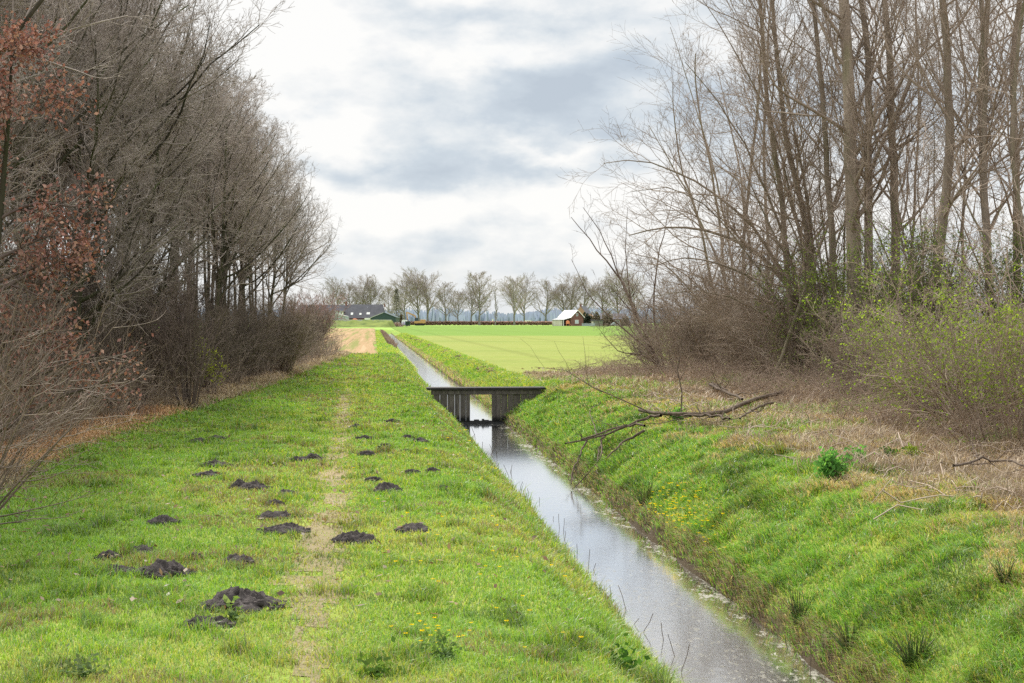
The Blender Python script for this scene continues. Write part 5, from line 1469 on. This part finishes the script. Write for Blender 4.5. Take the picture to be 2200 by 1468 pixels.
HG = [(.10, .25, .07), (.13, .31, .08), (.17, .37, .09)]
herb(1782, 1030, 78, 52, 'largest bushy fresh green herb clump on the right bank', HG, 1001, 900)
herb(1842, 1002, 40, 30, 'smaller fresh green herb clump just behind the largest one', HG, 1002, 350)
herb(1456, 908, 44, 26, 'fresh green herb clump growing through the fallen branch', HG, 1003, 420, .02)
herb(1908, 990, 34, 16, 'low dull green herb patch right of the two herb clumps', [(.06, .11, .035), (.08, .14, .04)], 1004, 240)
herb(1958, 988, 40, 16, 'low yellow-green herb in front of the yellow-green shrubs', [(.17, .24, .04), (.2, .27, .05)], 1005, 240)
herb(500, 1340, 50, 24, 'pale-leaved dock plant beside the low spread molehill', [(.20, .27, .12), (.14, .22, .06)], 1006, 60, 0, 'weed_plant', .04)
herb(945, 1415, 95, 14, 'grey-green leafy weed patch with yellow flowers near the bottom of the lawn', [(.12, .20, .075), (.16, .24, .10), (.10, .17, .05)], 1007, 300, 0, 'weed_plant', .025)
herb(1330, 1440, 60, 14, 'dark green broad-leaved weed on the left ditch edge', [(.05, .12, .025), (.07, .16, .03)], 1008, 180, 0, 'weed_plant', .035)
herb(175, 1462, 60, 14, 'grey-leaved weed at the bottom left of the lawn', [(.17, .22, .12), (.12, .17, .08)], 1009, 160, 0, 'weed_plant', .03)
herb(800, 1458, 50, 13, 'green rosette weed at the bottom edge of the lawn right of the path', [(.09, .17, .035), (.12, .2, .05)], 1010, 130, 0, 'weed_plant', .035)


def rush(px, py, w, h, lab, seed, z, n=90, dark=1.0):
    x, y = hit(px, py); g = np.random.default_rng(seed); R = w / 2 / F * y; Hh = h / F * y
    P = np.zeros((n, 5, 3)); a = g.random(n) * 6.283; q0 = np.sqrt(g.random(n)) * R * .4; sp = g.random(n) * R
    for k in range(5):
        t = k / 4; P[:, k] = np.stack([np.cos(a) * (q0 + sp * t ** 1.6), np.sin(a) * (q0 + sp * t ** 1.6), Hh * t * (1 - .15 * (sp / R)) + 0 * a], -1)
    P[..., 2] *= g.uniform(.5, 1.1, n)[:, None]
    V, q = tubes(P, np.repeat(np.linspace(.004, .0018, 5)[None], n, 0), 3)
    c = np.repeat(pick([(.08, .15, .035), (.12, .19, .045), (.19, .155, .07)], n, g) * dark, 15, 0)
    o = tag(link('rush_clump', mesh_np('rush_clump', V, q, None, M['blade'], c), None, (x, y, gz(x, y) - .02)), lab, 'rush clump', 'rush clumps on the right bank')


rush(1965, 1440, 110, 80, 'dark spiky rush clump lowest on the right bank', 1101, -.35, 95)
rush(1830, 1400, 80, 70, 'brownish spiky rush clump left of the lowest one', 1102, -.55, 55)
rush(1720, 1345, 75, 80, 'spiky rush clump leaning over the muddy water edge', 1103, -.6, 55)
rush(1385, 1085, 50, 50, 'spiky rush clump beside the yellow flowers above the water edge', 1104, -.55, 80, 1.3)
rush(2165, 1250, 60, 60, 'brown-green rush clump at the right edge of the bank', 1105, .0, 40)


def flowers():
    g = np.random.default_rng(1200); pts = []
    for px, py, sx, sy, z, n in ((1440, 1110, 40, 28, -.5, 90), (1480, 1135, 45, 30, -.45, 60), (1500, 1190, 30, 25, -.6, 30), (960, 1395, 40, 14, 0, 9), (900, 1400, 30, 12, 0, 10), (1060, 1010, 60, 40, 0, 12), (1000, 940, 60, 40, 0, 12), (1200, 1350, 80, 60, 0, 10), (880, 1180, 120, 80, 0, 12), (1010, 1245, 100, 60, 0, 10)):
        for _ in range(n):
            x, y = hit(px + g.normal() * sx, py + g.normal() * sy)
            if 2.15 < x + S * y < 3.4: continue
            pts.append((x, y))
    V = []; C = []
    for x, y in pts:
        z = gz(x, y) + g.uniform(.06, .15); s = max(.011, .0009 * y); t = g.normal(size=2) * .3
        for k in range(6):
            a = k * 1.047; b = a + .5
            V += [(x, y, z), (x + s * math.cos(a - .35), y + s * math.sin(a - .35), z + s * .2 + t[0] * s), (x + s * 1.15 * math.cos(a), y + s * 1.15 * math.sin(a), z + s * .3), (x + s * math.cos(a + .35), y + s * math.sin(a + .35), z + s * .2 + t[1] * s)]
            C += [(.75, .55, .02)] * 4
    tag(link('yellow_flowers', mesh_np('yellow_flowers', V, np.arange(len(V)).reshape(-1, 4), None, M['leaf'], np.array(C))), 'small yellow spring flowers dotted in the grass of both banks', 'flowers', None, 'stuff')
    # dead stalks standing in the shallow water
    n = 40; Y = 8 * (34 / 8) ** g.random(n); u = np.where(g.random(n) < .6, 2.2 + .2 * g.random(n), 3.15 + .2 * g.random(n)); X = u - S * Y
    P = np.zeros((n, 4, 3)); P[:, 0] = np.stack([X, Y, np.full(n, WATER_LOW - .05)], -1); d = nrm(g.normal(size=(n, 3)) * .25 + np.array([0, 0, 1])); L = g.uniform(.08, .3, n)
    for k in range(1, 4): P[:, k] = P[:, k - 1] + d * (L / 3)[:, None] + g.normal(size=(n, 3)) * .006
    tag(link('dead_stalks', mesh_np('dead_stalks', *tubes(P, np.repeat(np.maximum(.003, .00016 * Y)[:, None], 4, 1), 3), None, M['dead_wood'])), 'thin dark dead stalks standing in the shallow ditch water', 'stalks', None, 'stuff')


flowers()

# ------------------------------------------------------------------ sky, sun, camera
def world():
    w = bpy.data.worlds.new('World'); sc.world = w; w.use_nodes = True
    nt = NT(w.node_tree); nt.n.clear()
    out = nt.new('ShaderNodeOutputWorld'); bg = nt.new('ShaderNodeBackground'); bg.inputs[1].default_value = .1
    nt.l.new(bg.outputs[0], out.inputs[0])
    sky = nt.new('ShaderNodeTexSky', sky_type='NISHITA'); sky.sun_disc = False
    sky.sun_elevation = math.radians(SUN_EL); sky.sun_rotation = math.radians(SUN_AZ)
    d = nt.new('ShaderNodeTexCoord').outputs['Generated']
    x = nt.new('ShaderNodeSeparateXYZ'); nt.l.new(d, x.inputs[0])
    az = nt.math('ARCTAN2', x.outputs[0], x.outputs[1]); el = nt.math('ARCSINE', x.outputs[2])
    cv = nt.new('ShaderNodeCombineXYZ'); nt.l.new(az, cv.inputs[0]); nt.l.new(el, cv.inputs[1])
    st = nt.vmath('MULTIPLY', d, (1, 1, 2.1))
    def ncol(scale, det, rough):
        n = nt.new('ShaderNodeTexNoise'); nt.l.new(st, n.inputs['Vector']); n.inputs['Scale'].default_value = scale; n.inputs['Detail'].default_value = det; n.inputs['Roughness'].default_value = rough
        return n
    n1 = ncol(9, 6, .55)
    warp = nt.vmath('MULTIPLY', nt.vmath('SUBTRACT', n1.outputs['Color'], (.5, .5, .5)), (.15, .085, 0))
    p = nt.vmath('ADD', cv.outputs[0], warp)
    B = .70
    total = None
    for px, py, sx, sy, a in CLOUDS:
        c = nt.vmath('SUBTRACT', p, ((px - CX) / F, (H0 - py) / F, 0))
        c = nt.vmath('MULTIPLY', c, (F / sx, F / sy, 0))
        dd = nt.vmath('DOT_PRODUCT', c, c)
        e = nt.math('MULTIPLY', nt.math('EXPONENT', nt.math('MULTIPLY', dd, -1.0)), a)
        total = e if total is None else nt.math('ADD', total, e)
    n2 = ncol(22, 8, .6).outputs['Fac']
    v = nt.math('ADD', total, B)
    v = nt.math('ADD', v, nt.math('MULTIPLY', nt.math('SUBTRACT', n1.outputs['Fac'], .5), .6))
    n3 = ncol(15, 3, .5).outputs['Fac']
    v = nt.math('ADD', v, nt.math('MULTIPLY', nt.math('SUBTRACT', n3, .5), .6))
    v = nt.math('ADD', v, nt.math('MULTIPLY', nt.math('SUBTRACT', n2, .5), .7))
    v = nt.math('ADD', nt.math('MULTIPLY', nt.math('SUBTRACT', v, .62), 1.35), .62)
    cl = nt.ramp(v, [(.0, (5.3, 6.0, 6.8)), (.28, (6.2, 6.9, 7.6)), (.5, (7.7, 8.15, 8.5)), (.68, (9.0, 9.15, 9.2)), (.85, (10.0, 9.95, 9.75))])
    # pale haze towards the horizon
    hz = nt.map(el, .0, .05, 1, 0); hz.node.clamp = True
    cl = nt.mix(nt.math('MULTIPLY', hz, .75), cl, (8.1, 8.35, 8.5, 1))
    zen = nt.map(el, .30, .95, 1.0, 2.3); zen.node.clamp = True
    cl = nt.mix(1.0, cl, zen, 'MULTIPLY')
    cover = nt.map(n1.outputs['Fac'], .25, .4, .82, .97)
    col = nt.mix(cover, sky.outputs[0], cl)
    nt.l.new(col, bg.inputs[0])


SUN_EL, SUN_AZ = 44, -24      # ahead and to the left of the view
CLOUDS = [(1060, 260, 330, 90, -.36), (1250, 180, 200, 70, -.25), (1200, 40, 420, 40, -.28), (850, 372, 240, 36, -.30), (1180, 372, 220, 34, -.22), (860, 50, 120, 60, -.12),
          (1080, 135, 140, 45, .30), (700, 285, 120, 55, .40), (560, 90, 260, 120, .30), (1230, 318, 160, 20, .28), (1000, 460, 520, 50, .13), (900, 540, 600, 30, -.08),
          (1650, 250, 260, 130, -.30), (1900, 80, 260, 80, .2), (2050, 300, 260, 110, -.25), (1700, 430, 300, 60, .2), (1350, 60, 120, 60, .1)]
world()
sun = bpy.data.lights.new('Sun', 'SUN'); sun.energy = 5.0; sun.angle = math.radians(2.5); sun.color = (1, .95, .86)
so = bpy.data.objects.new('Sun', sun); COL.objects.link(so)
e, a = math.radians(SUN_EL), math.radians(SUN_AZ)
dirv = Vector((math.sin(a) * math.cos(e), math.cos(a) * math.cos(e), math.sin(e)))
so.rotation_euler = dirv.to_track_quat('Z', 'Y').to_euler(); so.location = (0, 0, 40)

cam = bpy.data.cameras.new('Camera'); co = bpy.data.objects.new('Camera', cam); COL.objects.link(co)
cam.sensor_width = 36; cam.lens = 50 * F / 3055.6; cam.clip_start = .1; cam.clip_end = 9000
co.location = (0, 0, CAMZ); co.rotation_euler = (math.radians(90) - math.atan((734 - H0) / F), 0, 0)
sc.camera = co
sc.view_settings.view_transform = 'Standard'; sc.view_settings.look = 'None'; sc.view_settings.exposure = 0; sc.view_settings.gamma = 1
sc.cycles.use_denoising = False
sc.cycles.max_bounces = 6; sc.cycles.transparent_max_bounces = 6
sc.cycles.sample_clamp_indirect = 3; sc.cycles.sample_clamp_direct = 6
